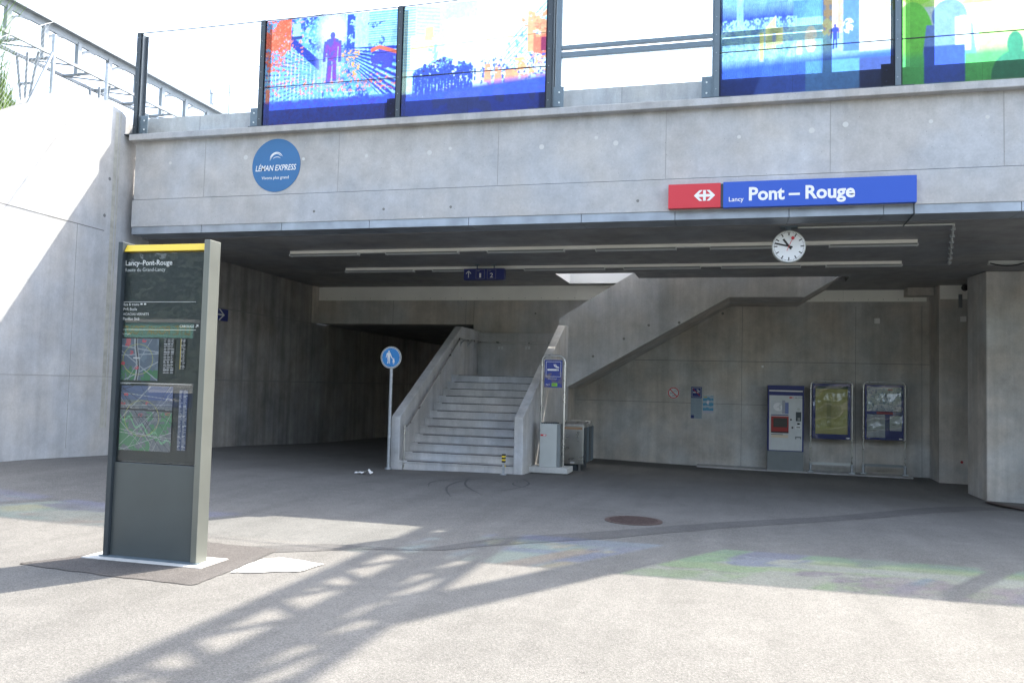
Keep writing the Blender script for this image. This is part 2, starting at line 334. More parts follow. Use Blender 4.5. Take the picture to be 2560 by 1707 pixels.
# ------------------------------------------------------------ lettering
def lettering(txt, p0, p1, m, parent, bold=0.0, name='lettering', shear=0, th=.002, align_h=None):
    """text facing -Y whose ink runs from x of p0 to x of p1, baseline at p0.z (world points on a Y plane)"""
    cu = bpy.data.curves.new('t', 'FONT'); cu.body = txt; cu.offset = bold; cu.shear = shear; cu.resolution_u = 3; cu.extrude = 0
    tmp = bpy.data.objects.new('t', cu); COL.objects.link(tmp); dg = bpy.context.evaluated_depsgraph_get(); dg.update()
    me = bpy.data.meshes.new_from_object(tmp.evaluated_get(dg)); bpy.data.objects.remove(tmp)
    co = np.empty(len(me.vertices) * 3); me.vertices.foreach_get('co', co); co = co.reshape(-1, 3)
    x0, x1 = co[:, 0].min(), co[:, 0].max(); s = (p1.x - p0.x) / (x1 - x0); sz = s if align_h is None else align_h / .73
    off = WORLD.get(parent.name, Vector((0, 0, 0)))
    rise = (p1.z - p0.z) / (p1.x - p0.x) * 0
    nc = np.stack([(co[:, 0] - x0) * s + p0.x - off.x, np.full(len(co), p0.y - th - off.y), co[:, 1] * sz + p0.z - off.z], -1)
    me.vertices.foreach_set('co', nc.ravel()); me.materials.clear(); me.materials.append(m); me.update(); me.name = name
    ob = bpy.data.objects.new(name, me); COL.objects.link(ob); ob.parent = parent; WORLD[ob.name] = off; return ob

# ============================================================ THE SETTING
def build_floor():
    def ax(a, b, c, d, st):
        return np.unique(np.concatenate([np.linspace(a, b, 12), np.arange(b, c + .001, st), np.linspace(c, d, 12)]))
    xs = ax(-150, -16, 14, 150, .2); ys = ax(-150, -3, 34, 200, .2)
    X, Yy = np.meshgrid(xs, ys); Z = floor_np(X, Yy); nx = len(xs); ny = len(ys)
    i, j = np.meshgrid(np.arange(nx - 1), np.arange(ny - 1)); a = (j * nx + i).ravel()
    me = bpy.data.meshes.new('ground'); me.from_pydata(np.stack([X, Yy, Z], -1).reshape(-1, 3).tolist(), [], np.stack([a, a + 1, a + nx + 1, a + nx], -1).tolist())
    me.materials.append(M['asph']); me.polygons.foreach_set('use_smooth', [True] * len(me.polygons))
    o = bpy.data.objects.new('ground', me); COL.objects.link(o); tag(o, kind='structure')
build_floor()
def sheet(name, pts_a, pts_b, m, lift=.002, n=24, k=4):
    """thin surfacing laid on the ground between two polylines of picture sight lines"""
    def samp(pts):
        W = [og(*p) for p in pts]; L = [0]
        for a, b in zip(W, W[1:]): L.append(L[-1] + (b - a).length)
        out = []
        for t in np.linspace(0, L[-1], n):
            q = max(i for i in range(len(W) - 1) if L[i] <= t + 1e-9) if len(W) > 1 else 0
            f = (t - L[q]) / max(1e-6, L[q + 1] - L[q]); out.append(W[q].lerp(W[q + 1], min(1, f)))
        return out
    A = samp(pts_a); B = samp(pts_b); vs = []; mb = MB()
    for a, b in zip(A, B):
        for t in range(k + 1):
            p = a.lerp(b, t / k); jx = random.uniform(-.012, .012); jy = random.uniform(-.012, .012); x = p.x + jx; y = p.y + jy
            vs.append((x, y, fz(x, y) + lift + .0012))
    fs = [(i * (k + 1) + t, i * (k + 1) + t + 1, (i + 1) * (k + 1) + t + 1, (i + 1) * (k + 1) + t) for i in range(n - 1) for t in range(k)]
    mb.add(vs, fs, 0, True); o = mb.build(name, m); tag(o, kind='structure'); return o
sheet('asphalt_trench_strip', [(470, 1258), (760, 1248), (960, 1262), (1140, 1236), (1400, 1219), (1900, 1186), (2380, 1163)],
      [(470, 1276), (800, 1262), (1010, 1264), (1140, 1252), (1400, 1236), (1900, 1198), (2380, 1174)], M['asph_s'], n=60)
sheet('asphalt_repair_patch', [(48, 1293), (250, 1268), (420, 1240), (640, 1262)], [(48, 1296), (240, 1322), (445, 1345), (600, 1282)], M['asph_d'], n=40, k=14, lift=.0035)
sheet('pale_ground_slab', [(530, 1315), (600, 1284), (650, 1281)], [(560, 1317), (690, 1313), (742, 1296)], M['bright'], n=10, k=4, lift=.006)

def skid(px0, px1, bend, wd=.035):
    a, c = og(*px0), og(*px1); n = Vector((-(c - a).y, (c - a).x, 0)).normalized(); vs = []; N_ = 26
    for k in range(N_ + 1):
        t = k / N_; p = a.lerp(c, t) + n * bend * math.sin(math.pi * t); w_ = wd * math.sin(math.pi * min(.97, max(.03, t))) ** .5 / 2
        for s_ in (-1, 1): q = p + n * w_ * s_; vs.append((q.x, q.y, fz(q.x, q.y) + .004))
    b = MB(); b.add(vs, [(2 * k, 2 * k + 1, 2 * k + 3, 2 * k + 2) for k in range(N_)]); o = b.build('tyre_mark', M['skid']); tag(o, kind='structure')
M['skid'] = asphalt('tyre_rubber', .085, (1, 1, 1), .2)
skid((985, 1118), (1150, 1100), .5); skid((1035, 1140), (1080, 1100), .2); skid((1140, 1128), (1195, 1098), -.3); skid((1105, 1135), (1080, 1098), .15); skid((1250, 1125), (1180, 1108), .2)
# ---- railway bridge
br = thing('railway_bridge', (-3, YF, 0), 'pale grey concrete railway bridge spanning the underpass mouth', 'bridge')
XE = 16.0; X0 = -10.33
b = MB(); b.box(X0, XE, YF, YF + .5, 4.62, 5.65)
for x in (-8.9, -6.35, -3.6, -1.0, 1.3, 3.5, 6): b.box(x - .004, x + .004, YF - .002, YF + .01, 4.625, 5.645, 1)
def tie(mb, x, z, y, m=2, r=.035): mb.disc((x, z), r, y - .003, 16, m, .01)
for x, z in ((-8.1, 5.28), (-7.0, 5.2), (-5.85, 5.2), (-4.75, 5.2), (-4.4, 5.25), (-2.05, 5.3), (-1.75, 5.2), (.05, 5.2), (1.05, 5.24), (1.5, 5.3), (2.6, 5.28), (3.3, 5.3), (-2.9, 5.2), (-9.6, 5.25)):
    tie(b, x, z, YF, 2, random.choice((.028, .04)))
b.build('upper_fascia', [M['conc'], M['jointl'], M['tiel']], br)
b = MB(); b.prism([(X0, YF - .03, 4.13), (X0, YF - .03, 4.60), (X0, YF + .02, 4.62), (X0, YF + .5, 4.62), (X0, YF + .5, 4.13)], (XE - X0, 0, 0))
for x in (-6.75, -5.5, -4.35, -1.4, 4.9, .9): tie(b, x, 4.30, YF - .03, 1, .022)
b.build('lower_fascia', [M['conc'], M['tie']], br)
b = MB(); x = X0
for x1 in (-8.9, -7.35, -5.75, -4.05, -2.25, -.85, .75, 2.0, 3.7, 5.4, 7.5, 10, 13, XE):
    b.box(x + .004, x1 - .004, YF - .015, YF + .5, ZS, 4.13); x = x1
b.build('edge_strip', M['stripm'], br)
b = MB(); b.box(X0 - .05, XE, YF - .14, YF + .5, 5.65, 5.76)
b.build('ledge', M['conc'], br, .01)
b = MB(); b.box(-10.50, XE, YF + .22, YF + .42, 5.76, 6.15)
for x in (-9.2, -6.7, -4.2, -1.7, .8, 3.3): b.box(x - .005, x + .005, YF + .218, YF + .23, 5.765, 6.145, 1)
b.build('upstand', [M['conc'], M['joint']], br, .01)
# deck with the stair opening
HX0, HX1, HY0, HY1 = oz(1308, 651, ZS).x, oz(1457, 627, ZS).x, oz(1360, 628, ZS).y, oz(1350, 651, ZS).y
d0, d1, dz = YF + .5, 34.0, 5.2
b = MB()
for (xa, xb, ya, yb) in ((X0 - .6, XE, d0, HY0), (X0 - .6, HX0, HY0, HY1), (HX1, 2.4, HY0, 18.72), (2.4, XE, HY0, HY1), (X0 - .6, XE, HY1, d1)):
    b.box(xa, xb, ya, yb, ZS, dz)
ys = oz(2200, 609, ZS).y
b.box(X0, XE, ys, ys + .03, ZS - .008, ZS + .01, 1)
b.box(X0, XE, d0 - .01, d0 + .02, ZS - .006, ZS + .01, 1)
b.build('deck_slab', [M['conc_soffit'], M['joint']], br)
b = MB()
b.box(HX0 + .012, HX1 - .012, HY1 - .011, HY1 - .001, ZS + .002, dz + .02); b.box(HX0 + .001, HX0 + .011, HY0 + .002, HY1 - .012, ZS + .002, dz + .02)
b.build('brightening_lining', M['white'], br)  # white lining added so the inside of the opening looks lit
b = MB(); b.box(HX0 - 1.2, 4.0, 17.4, 21.25, 7.7, 7.85); b.box(HX0 - 1.0, HX0 - .9, 21.0, 21.1, dz, 7.7); b.box(3.7, 3.8, 21.0, 21.1, dz, 7.7); b.build('added_sun_diffuser', M['frost'], br)  # unseen roof added to block and soften sun through the stair opening

# ---- glass parapet on the bridge
gp = thing('glass_parapet', (-3, YF, 5.76), 'tall glass parapet of printed and clear panes between dark steel posts along the bridge edge', 'glass parapet')
PX = [oy(322, 200, YF).x, oy(607, 180, YF).x, oy(922, 150, YF).x, oy(1266, 120, YF).x, oy(1648, 120, YF).x, oy(2062, 110, YF).x]
PX.append(PX[-1] + 2.5); PX.append(PX[-1] + 2.5)
GZ0 = 5.79; YG = YF - .06; TOPS = [7.60, 7.60, 7.61, 7.66, 7.95, 7.95, 7.95, 7.95]
for i, x in enumerate(PX):
    GZ1 = TOPS[i]
    b = MB(); b.box(x - .075, x + .055, YG + .01, YG + .022, 5.78, GZ1 + .02)       # flange
    b.box(x - .012, x + .012, YG + .022, YG + .15, 5.78, GZ1 + .02)
    b.box(x - .075, x + .055, YG + .15, YG + .162, 5.78, GZ1 + .02)
    b.box(x - .045, x + .03, YG - .022, YG - .01, GZ0, GZ1 + .02)                   # clamp cap
    for z in np.arange(5.9, 7.6, .27): b.box(x - .02, x - .010, YG - .027, YG - .022, z, z + .01, 1)
    p = b.build('post', [M['anth'] if i < 4 else M['anthl'], M['steelr']], gp)
    b = MB(); b.box(x - .20, x + .19, YG - .06, YG + .2, 5.761, 5.778); b.build('base_plate', M['anth'], p)
    b = MB(); s = -1 if i not in (0, 3) else 1
    b.box(min(x + s * .05, x + s * .22), max(x + s * .05, x + s * .22), YG + .03, YG + .045, 5.779, 6.12)
    for z in (5.87, 6.03): b.disc((x + s * .15, z), .013, YG + .02, 10, 1, .012)
    b.build('bracket_plate', [M['anthl'], M['white']], p)
# pictures in the glass ------------------------------------------------
def silhouette(u, v, cx, by, h, asp):
    """walking figure, h in v units; asp = width/height ratio of the sheet"""
    U = (u - cx) * asp / h; V = (v - by) / h
    m = ell(U, V, 0, .93, .055, .07) | ((np.abs(U) < .10 + .06 * (V - .5)) & (V > .42) & (V < .86)) | ell(U, V, 0, .80, .14, .08)
    m |= (np.abs(U + .05 + .06 * (.45 - V)) < .045) & (V > 0) & (V < .46) | (np.abs(U - .05 - .03 * (.45 - V)) < .042) & (V > .03) & (V < .46)
    m |= (np.abs(U + .15 + .05 * (.8 - V)) < .03) & (V > .42) & (V < .82) | (np.abs(U - .16) < .03) & (V > .40) & (V < .82); return m
def art_a(u, v):
    n = fbm(u, v, 16, 12, 1, 6); n2 = fbm(u, v, 80, 56, 9, 3); n3 = fbm(u, v, 6, 5, 21, 4)
    im = C3(u, (.16, .45, .95)); im = put(im, np.clip((n - .46) * 9, 0, 1), (.03, .08, .62)); im = put(im, np.clip((n2 - .55) * 8, 0, 1), (.55, .88, 1))
    # left facade falling to the vanishing point
    fx = (u < .45) & (v < .95 - .75 * u) & (v > .22); t = (v - .45) / np.maximum(.02, .52 - u)
    im = put(im, fx * .8, (.25, .55, .95)); im = put(im, fx & (np.abs((t * 9) % 1 - .5) < .16) & (n2 > .4), (.02, .05, .5)); im = put(im, fx & ((u * 34) % 1 < .22) & (n2 > .45), (.7, .93, 1))
    im = put(im, (np.abs(v - (1.02 - 1.15 * u)) < .05) & (u > .2) & (u < .42), (.01, .02, .4))
    # bright gap with figure
    im = put(im, np.clip(1.2 - np.abs(u - .5) / .1, 0, 1) * (v > .3) * np.clip((v - .2) * 4, 0, 1), (.50, .60, 1)); im = put(im, np.clip(1.5 - np.hypot((u - .53) / .10, (v - .86) / .14), 0, 1), (.85, .97, 1))
    # upper right buildings
    rb = (u > .62) & (v > .62); im = put(im, rb * .7, (.62, .92, 1)); im = put(im, rb & ((v * 46) % 1 < .45) & (u > .78), (.16, .40, .85))
    im = put(im, rect(u, v, .62, .68, .62, .99) & (n > .42), (.03, .08, .55)); im = put(im, (u > .58) & (u < .9) & (n2 > .5) & (v > .55) & (v < .9) & (n3 > .48), (.04, .10, .55))
    # rails
    rr = (u > .56) & (v < .68) & (v > .22); a = (.68 - v) / np.maximum(.02, u - .53)
    im = put(im, rr & (np.abs((a * 7) % 1 - .5) < .24) & (a < 1.35), (.01, .03, .42)); im = put(im, rr & (np.abs((a * 7) % 1 - .0) < .09) & (a < 1.35), (.6, .9, 1))
    im = put(im, (u > .80) & (v > .46) & (v < .66 - .2 * (u - .8)) & (n > .4), (.06, .06, .5)); im = put(im, (np.abs(v - (.66 - .45 * np.abs(u - .86))) < .018) & (u > .8), (.9, .15, .08))
    # red foliage
    im = put(im, ((u < .2) & (v > .72 + .3 * (n3 - .5)) & (n > .40)) | ((u < .16) & (v > .5) & (n2 > .5)) , (.98, .14, .06)); im = put(im, (n2 > .66) & (u < .3) & (v > .3), (1, .30, .20))
    im = put(im, (u > .57) & (u < .72) & (v > .35) & (v < .66) & (n2 > .58), (1, .45, .12)); im = put(im, (v > .27) & (v < .42) & (n2 > .63), (1, .22, .1)); im = put(im, rect(u, v, .02, .05, .2, .34), (1, .3, .2))
    im = put(im, rect(u, v, .215, .27, .83, .95), (.45, .8, .8)); im = put(im, rect(u, v, .2, .285, .80, .83), (.02, .05, .3))
    im = put(im, silhouette(u, v, .515, .36, .48, 1.37), (.10, .10, .55)); im = put(im, silhouette(u, v, .52, .38, .42, 1.37) & (n > .5), (.25, .05, .45))
    im = put(im, np.clip((.24 - v) * 20, 0, 1), (.03, .05, .62)); im = put(im, (v < .22) & (n2 > .58), (.05, .03, .45)); return im
def art_b(u, v):
    n = fbm(u, v, 16, 12, 51, 6); n2 = fbm(u, v, 84, 58, 59, 3); n3 = fbm(u, v, 5, 4, 71, 4)
    im = C3(u, (.90, 1, 1)); im = put(im, (u < .3) * .8, (.62, .93, .98)); im = put(im, (u < .09) & (v > .4), (.35, .62, .9)); im = put(im, (u < .09) & (v > .4) & ((v * 40) % 1 < .4), (.7, .93, 1))
    im = put(im, rect(u, v, .1, .26, .6, .99) & ((v * 30 + u * 6) % 1 < .3), (.45, .8, .92)); im = put(im, rect(u, v, .3, .52, .85, 1), (.60, .92, .92)); im = put(im, ell(u, v, .42, .93, .018, .022), (.55, .5, .8))
    im = put(im, rect(u, v, .06, .26, .42, .72), (.95, .97, .45)); im = put(im, rect(u, v, .16, .22, .68, .8), (.9, .9, .3)); im = put(im, ell(u, v, .22, .58, .035, .12) & (n > .45), (.35, .85, .75)); im = put(im, rect(u, v, .32, .37, .76, .86), (1, .62, .5))
    tree = ell(u, v, .68, .78, .11, .28) & (n + .25 * n2 > .60); im = put(im, tree * .9, (1, .62, .45)); im = put(im, rect(u, v, .655, .675, .3, .7) & (n > .4), (1, .66, .5))
    st = (u > .72) & (np.abs(v - (.42 + 1.35 * (u - .72))) < .16); im = put(im, st & (((v - 1.35 * u) * 22) % 1 < .35), (.40, .78, .95)); im = put(im, st & (n2 > .62), (.1, .3, .85))
    im = put(im, (u > .86) & (v > .5) & (v < .86) & (n > .36), (1, .42, .22)); im = put(im, (u > .90) & (v > .45) & (v < .9) & (n > .52), (.9, .2, .12)); im = put(im, (u > .95) & rect(u, v, .95, 1, .5, .62), (.35, .02, .1))
    im = put(im, (u > .82) & (v > .72) & (n + .3 * n2 > .72), (1, .38, .22))
    im = put(im, (u > .55) & (v > .22) & (v < .48) & (n2 + .5 * n > .79), (.08, .12, .6)); im = put(im, (u > .74) & (v > .2) & (v < .46) & (n > .5), (1, .42, .2))
    cr = (u > .08) & (u < .5) & (v > .2) & (v < .52 - .5 * np.abs(u - .3)) & (n + .3 * n2 > .55); im = put(im, cr * .95, (.05, .12, .55)); im = put(im, cr & (n2 > .6), (.4, .75, .95)); im = put(im, cr & (n3 > .55) & (n2 < .42), (.05, .01, .12))
    for k in range(9): im = put(im, silhouette(u, v, .12 + .045 * k, .15 + .01 * (k % 3), .28 + .03 * (k % 2), 1.37) & (n2 > .33), (.03, .07, .42))
    for k in range(3): im = put(im, (np.abs(u - (.60 + .07 * k)) < .02 * (1 + (.4 - v) * 2)) & (v > .2) & (v < .42 - .03 * k) & (n > .38), (1, .36, .2))
    im = put(im, np.clip((.26 - v + .10 * (u - .3)) * 16, 0, 1), (.04, .07, .70)); im = put(im, (v < .2) & (n3 > .52), (.06, .10, .5)); return im
def art_c(u, v):
    n = fbm(u, v, 16, 12, 151, 6); n2 = fbm(u, v, 90, 60, 159, 3)
    im = C3(u, (.30, .55, .98)); im = put(im, np.clip((n - .4) * 3, 0, .6), (.45, .68, 1)); im = put(im, np.clip(1 - np.abs(v - .52) * 9, 0, 1) * (u < .62), (.05, .10, .80))
    sk = (v > .86 + .12 * u) & (u < .44); im = put(im, sk, (.85, 1, 1)); im = put(im, (v > .76) & (v < .99) & (u < .27) & (n2 + .4 * n > .78), (.9, 1, 1)); im = put(im, rect(u, v, .1, .14, .1, .8), (.42, .68, 1))
    im = put(im, rect(u, v, .43, .62, .30, 1) , (.42, .75, .95)); im = put(im, rect(u, v, .43, .60, .66, 1) & (v > .5 + 1.2 * (u - .4)), (.66, .92, 1)); im = put(im, rect(u, v, .43, .62, .5, .62), (.16, .38, .9))
    tw = rect(u, v, .60, .72, .38, 1); im = put(im, tw, (.98, .62, .38)); im = put(im, tw & (u > .68), (.62, .38, .28)); im = put(im, tw & ((v * 13) % 1 < .45) & (((u - .6) * 30) % 1 < .4), (.45, .55, .85)); im = put(im, rect(u, v, .71, .80, .25, .82), (.10, .22, .82))
    im = put(im, rect(u, v, .74, .80, .8, 1), (1, .72, .4)); im = put(im, rect(u, v, .80, 1, .30, 1), (1, 1, 1)); im = put(im, (u > .80) & (v > .50) & (v < .72 + .1 * (n - .5) - .2 * (u - .8)), (.95, .9, .35)); im = put(im, rect(u, v, .81, .98, .45, .58) & (n2 > .45), (.6, .72, .95))
    im = put(im, rect(u, v, .80, 1, .24, .46), (.93, .93, 1)); im = put(im, (v < .52) & (v > .24) & (u < .45) & (n2 > .5), (.55, .85, 1))
    hs = rect(u, v, .27, .37, .33, .45) & True; im = put(im, hs | ((v < .45 + 1.4 * (u - .27)) & (v > .3) & rect(u, v, .27, .33, .3, .55)), (.98, .95, .45)); im = put(im, rect(u, v, .31, .33, .35, .41), (.5, .6, .9)); im = put(im, rect(u, v, .235, .26, .22, .42), (.98, .9, .35))
    im = put(im, ell(u, v, .53, .35, .035, .09) & (n > .4), (1, .85, .75)); im = put(im, ell(u, v, .62, .42, .03, .06) & (n2 > .45), (1, .9, .5)); im = put(im, ell(u, v, .74, .42, .03, .05) & (n2 > .42), (1, .9, .45)); im = put(im, silhouette(u, v, .665, .27, .17, 1.37), (.02, .05, .4)); im = put(im, rect(u, v, .45, .48, .25, .35), (1, .85, .6))
    im = put(im, np.clip((.24 + .04 * u - v) * 16, 0, 1), (.05, .14, .70)); im = put(im, (v < .2) & (u > .5) & (v < .3 - .3 * (u - .5)), (.12, .32, .75)); im = put(im, (u > .8) & (v < .2), (.06, .10, .35)); return im
def art_d(u, v):
    n = fbm(u, v, 16, 12, 251, 6); n2 = fbm(u, v, 90, 60, 259, 3)
    im = C3(u, (.55, .93, .22)); im = put(im, np.clip((n - .42) * 5, 0, .8), (.78, 1, .45)); im = put(im, (v > .7) & (n > .5), (.85, 1, .75)); im = put(im, (np.abs(v - (.74 - .2 * u)) < .05), (.92, 1, .9))
    im = put(im, (u > .45) & (v > .52) & (n + .4 * n2 > .72), (.38, .22, .45)); im = put(im, (u > .7) & (v > .6) & (n2 > .5), (.5, .25, .45)); im = put(im, (u > .35) & (u < .6) & (v > .7), (.95, 1, .85))
    im = put(im, ell(u, v, .09, .70, .05, .035) & (n > .4), (.4, .02, .05)); im = put(im, ell(u, v, .09, .62, .10, .1), (.45, .92, .12)); im = put(im, ell(u, v, .24, .73, .06, .025), (.3, .08, .2)); im = put(im, ell(u, v, .26, .64, .1, .1), (.5, .95, .2))
    im = put(im, ell(u, v, .84, .77, .035, .2) , (.28, .16, .45)); im = put(im, rect(u, v, .82, .86, .5, .7), (.12, .35, .7))
    im = put(im, (v < .5) & (v > .2), (.72, .85, .92)); im = put(im, (v < .5) & (v > .2) & (u > .42) & (n2 > .3), (.85, .95, 1)); im = put(im, rect(u, v, .38, .6, .33, .37), (1, 1, 1)); im = put(im, (v < .34) & (u > .4), (.60, .92, .30))
    im = put(im, ell(u, v, .06, .28, .11, .26), (.22, .75, .10)); im = put(im, ell(u, v, .25, .43, .09, .11) | ((np.abs(u - .25) < .14 - .1 * np.abs(v - .15)) & (v < .38)), (.20, .32, .85)); im = put(im, (v < .40 + .05 * n) & (u > .28) & (u < .36) & (v > .2), (.85, .92, 1))
    im = put(im, np.clip((.22 + .02 * u - v) * 18, 0, 1) * ((u > .3) | (u < .12)), (.12, .55, .16)); im = put(im, (v < .24) & (u >= .12) & (u < .33), (.04, .10, .55)); im = put(im, ell(u, v, .58, .22, .04, .08) | ell(u, v, .58, .02, .12, .16), (.04, .25, .15)); im = put(im, (v < .12) & (u > .75) & (np.abs(v - .1 + .05 * (u - .75)) < .02), (.05, .2, .4)); return im
arts = [None, art_a, art_b, None, art_c, art_d, lambda u, v: art_d(1 - u, v)]
labs = ['clear glass pane', 'printed pane in blue and red with a walking figure', 'printed pane in pale cyan with a crowd and orange trees', 'clear glass pane in front of the shelter',
        'printed pane in blue with a brick tower', 'printed pane in green', 'printed pane at the far end']
for i, fn in enumerate(arts):
    xa, xb = PX[i] + .03, PX[i + 1] - .03; GZ1 = TOPS[i] + .0
    if fn is None:
        b = MB(); b.box(xa, xb, YG - .008, YG + .002, GZ0, GZ1); o = b.build('glass_pane', M['clear'], gp)
    else:
        o = picture('glass_pane', xa, xb, GZ0, GZ1, YG, NXA, NYA, fn, M['art'], gp)
        b = MB(); b.box(xa, xb, YG - .006, YG + .004, 6.44, 6.452); b.build('glass_seam', M['black'], o)
    o['label'] = labs[i]
b = MB()
for i in range(len(PX) - 1): b.tube([(PX[i], YG - .004, TOPS[i] + .012), ((PX[i] + PX[i + 1]) / 2, YG - .004, (TOPS[i] + TOPS[i + 1]) / 2 + .006), (PX[i + 1], YG - .004, TOPS[i + 1] + .012)], .010, 6)
b.build('top_cable', M['anthl'], gp)

# ---- platform shelter behind the clear pane
YS = 14.6
sh = thing('platform_shelter', (oy(1465, 150, YS).x, YS, 5.2), 'slate blue framed platform shelter with ribbed milky panes behind the clear glass', 'shelter')
xa, xb = oy(1283, 100, YS).x, oy(1900, 100, YS).x; zt = 8.8
zb = oy(1465, 103, YS).z
for x in (xa, oy(1650, 100, YS).x, xb):
    b = MB(); b.box(x - .07, x + .07, YS - .05, YS + .05, 5.2, zt); b.build('frame_post', M['anthl'], sh, .004)
for z, h in ((zb + .06, .05), (zb - .07, .07), (6.2, .03), (zt - .05, .06)):
    b = MB(); b.box(xa + .071, xb - .071, YS - .04, YS + .04, z - h, z + h * .4); b.build('rail', M['anthl'], sh, .004)
b = MB()
for z0_, z1_ in ((6.215, zb - .142), (zb + .085, zt - .112)):
    for x in np.arange(xa + .06, xb - .08, .03): b.prism([(x, YS, z0_), (x + .015, YS - .006, z0_), (x + .03, YS, z0_)], (0, 0, z1_ - z0_))
b.build('ribbed_pane', M['milky'], sh)

# ---- left retaining wall (outside) and inner underpass wall: one plane
zseam = ow(120, 498).z
rw = thing('retaining_wall', (-10.3, 9, 0), 'pale concrete wing wall left of the bridge, half in sun, with stains and dark joints', 'wall')
def wy(y): return WA + WD * ((y - WA.y) / WD.y)
def wpt(y, z, off=0): p = wy(y); return Vector((p.x + off * WN.x, p.y + off * WN.y, z))
ye = YF + .7
prof = [ow(-240, 400), ow(-60, 295), ow(0, 270), ow(60, 246), ow(140, 213), ow(205, 218), ow(242, 231), ow(282, 258), ow(301, 284)]
b = MB(); y0 = prof[0].y
pts = [wpt(y0, -1)] + [wpt(p.y, p.z) for p in prof] + [wpt(ye - .01, 5.85), wpt(ye - .01, -1)]
b.prism(pts, WN * -.5)
def wline(y0, y1, z0, z1, wd, m=1, off=.003):
    a = wpt(y0, z0, off); c = wpt(y1, z1, off); d = (c - a).normalized(); n = WN.cross(d) * wd / 2
    b.prism([a + n, c + n, c - n, a - n], WN * -.01, m)
wline(prof[0].y + .1, ow(238, 545).y, zseam, zseam, .014)
wline(prof[0].y + .1, ye - .02, ow(120, 862).z, ow(120, 862).z, .010, 2)
wline(ow(168, 700).y, ow(168, 700).y, .3, zseam, .006, 2)
for p in ((240, 495), (252, 411)):
    q = ow(*p); a = [wpt(q.y + .03 * math.cos(t * .6283), q.z + .03 * math.sin(t * .6283), .003) for t in range(10)]; b.prism(a, WN * -.01, 1)
b.build('wall_face', [M['conc_wall'], M['joint'], M['jointl']], rw)
b = MB(); q = ow(262, 420)
for dy, wd in ((0, .05), (.09, .02)):
    a = wpt(q.y + dy, .6, .002); t = wpt(q.y + dy, prof[6].z - .1, .002); h = Vector((WD.x, WD.y, 0)) * wd
    b.add([a - h, a + h, t + h * .8, t - h * .8], [(0, 1, 2, 3)])
b.build('stain_streak', mat('lime_stain', (.42, .41, .36), .8, noise=.2, nscale=8), rw)

uw = thing('underpass_side_wall', (-10.8, 16, 0), 'dark concrete side wall running back into the underpass on the left', 'wall')
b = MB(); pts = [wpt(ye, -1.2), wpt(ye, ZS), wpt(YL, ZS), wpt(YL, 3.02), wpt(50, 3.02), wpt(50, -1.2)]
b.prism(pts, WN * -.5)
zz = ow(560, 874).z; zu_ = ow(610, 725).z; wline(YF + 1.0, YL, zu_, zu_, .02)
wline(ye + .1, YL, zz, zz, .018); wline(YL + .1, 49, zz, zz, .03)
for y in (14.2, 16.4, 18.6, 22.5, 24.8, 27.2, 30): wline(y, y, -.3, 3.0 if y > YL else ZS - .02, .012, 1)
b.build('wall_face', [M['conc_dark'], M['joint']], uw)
zl = oy(731, 743, YL).z; zbt = oy(900, 690, YL).z
b = MB()
# step of the upper wall (lighter upper strip seen above the sign)
b.box(-10.79, -10.74, YL - .3, YL - .001, zl, ZS - .001)
b.build('corner_return', M['conc_in'], uw)

# ---- rear wall: lintel over the passage, wall behind the stairs, wall with machines
xr = oy(1088, 720, YL).x
bw = thing('underpass_rear_wall', (0, YW, 0), 'dark concrete rear wall of the underpass carrying the ticket machine', 'wall')
b = MB(); b.box(-10.75, xr, YL, YL + .6, zl, ZS)
b.box(xr + .008, -3.95, YL + .002, YL + .6, -1, ZS)
b.box(-3.949, -3.35, YL + .002, YL + .6, 2.15, ZS); b.box(-3.349, -2.45, YL + .002, YL + .6, 2.75, ZS)
for x in (-8.6, -6.6, -2.9): b.box(x, x + .008, YL - .002, YL + .01, zl, ZS - .01, 1)
for p in ((1163, 770), (1265, 770), (1230, 720)): q = oy(*p, YL); tie(b, q.x, q.z, YL, 2, .025)
b.build('lintel_wall', [M['conc_in'], M['joint'], M['tie']], bw)
xw1 = oy(2135, 900, YW).x
b = MB(); b.box(-4.3, xw1, YW, YW + .4, -1.2, ZS)
for px in (1965, 1704, 2237 - 120): x = oy(px, 800, YW).x; b.box(x, x + .008, YW - .003, YW + .01, -.5, ZS - .4, 1)
z1 = oy(1800, 900, YW).z; z1 = oy(1900, 822 + 12, YW).z; b.box(-3.9, xw1, YW - .003, YW + .01, z1, z1 + .012, 1)
z2 = oy(1500, 983 - 60, YW).z; b.box(-3.9, 1.0, YW - .003, YW + .01, z2, z2 + .01, 1)
xp0, xp1 = oy(2157, 900, YP).x, oy(2240, 900, YP).x
b.prism([(xw1, YW, -1.2), (xw1, YW + .4, -1.2), (xp0 + .5, YW + .4, -1.2), (xp0, YP, -1.2)], (0, 0, ZS + 1.2))
b.box(xp0, 9.0, YP, YP + .4, -1.2, ZS)
b.box(-4.3, -3.95, YL + .6, YW - .001, -1, ZS)
b.build('machine_wall', [M['conc_in'], M['joint']], bw)
b = MB(); b.box(-4.92, -4.7, YL + .6, 50, -1.2, 3.02); b.build('passage_wall', M['conc_in'], bw)
b = MB(); b.box(-11.5, -4.7, YL + .6, 50, 3.02, 3.3); b.build('passage_ceiling', M['conc_soffit'], bw)
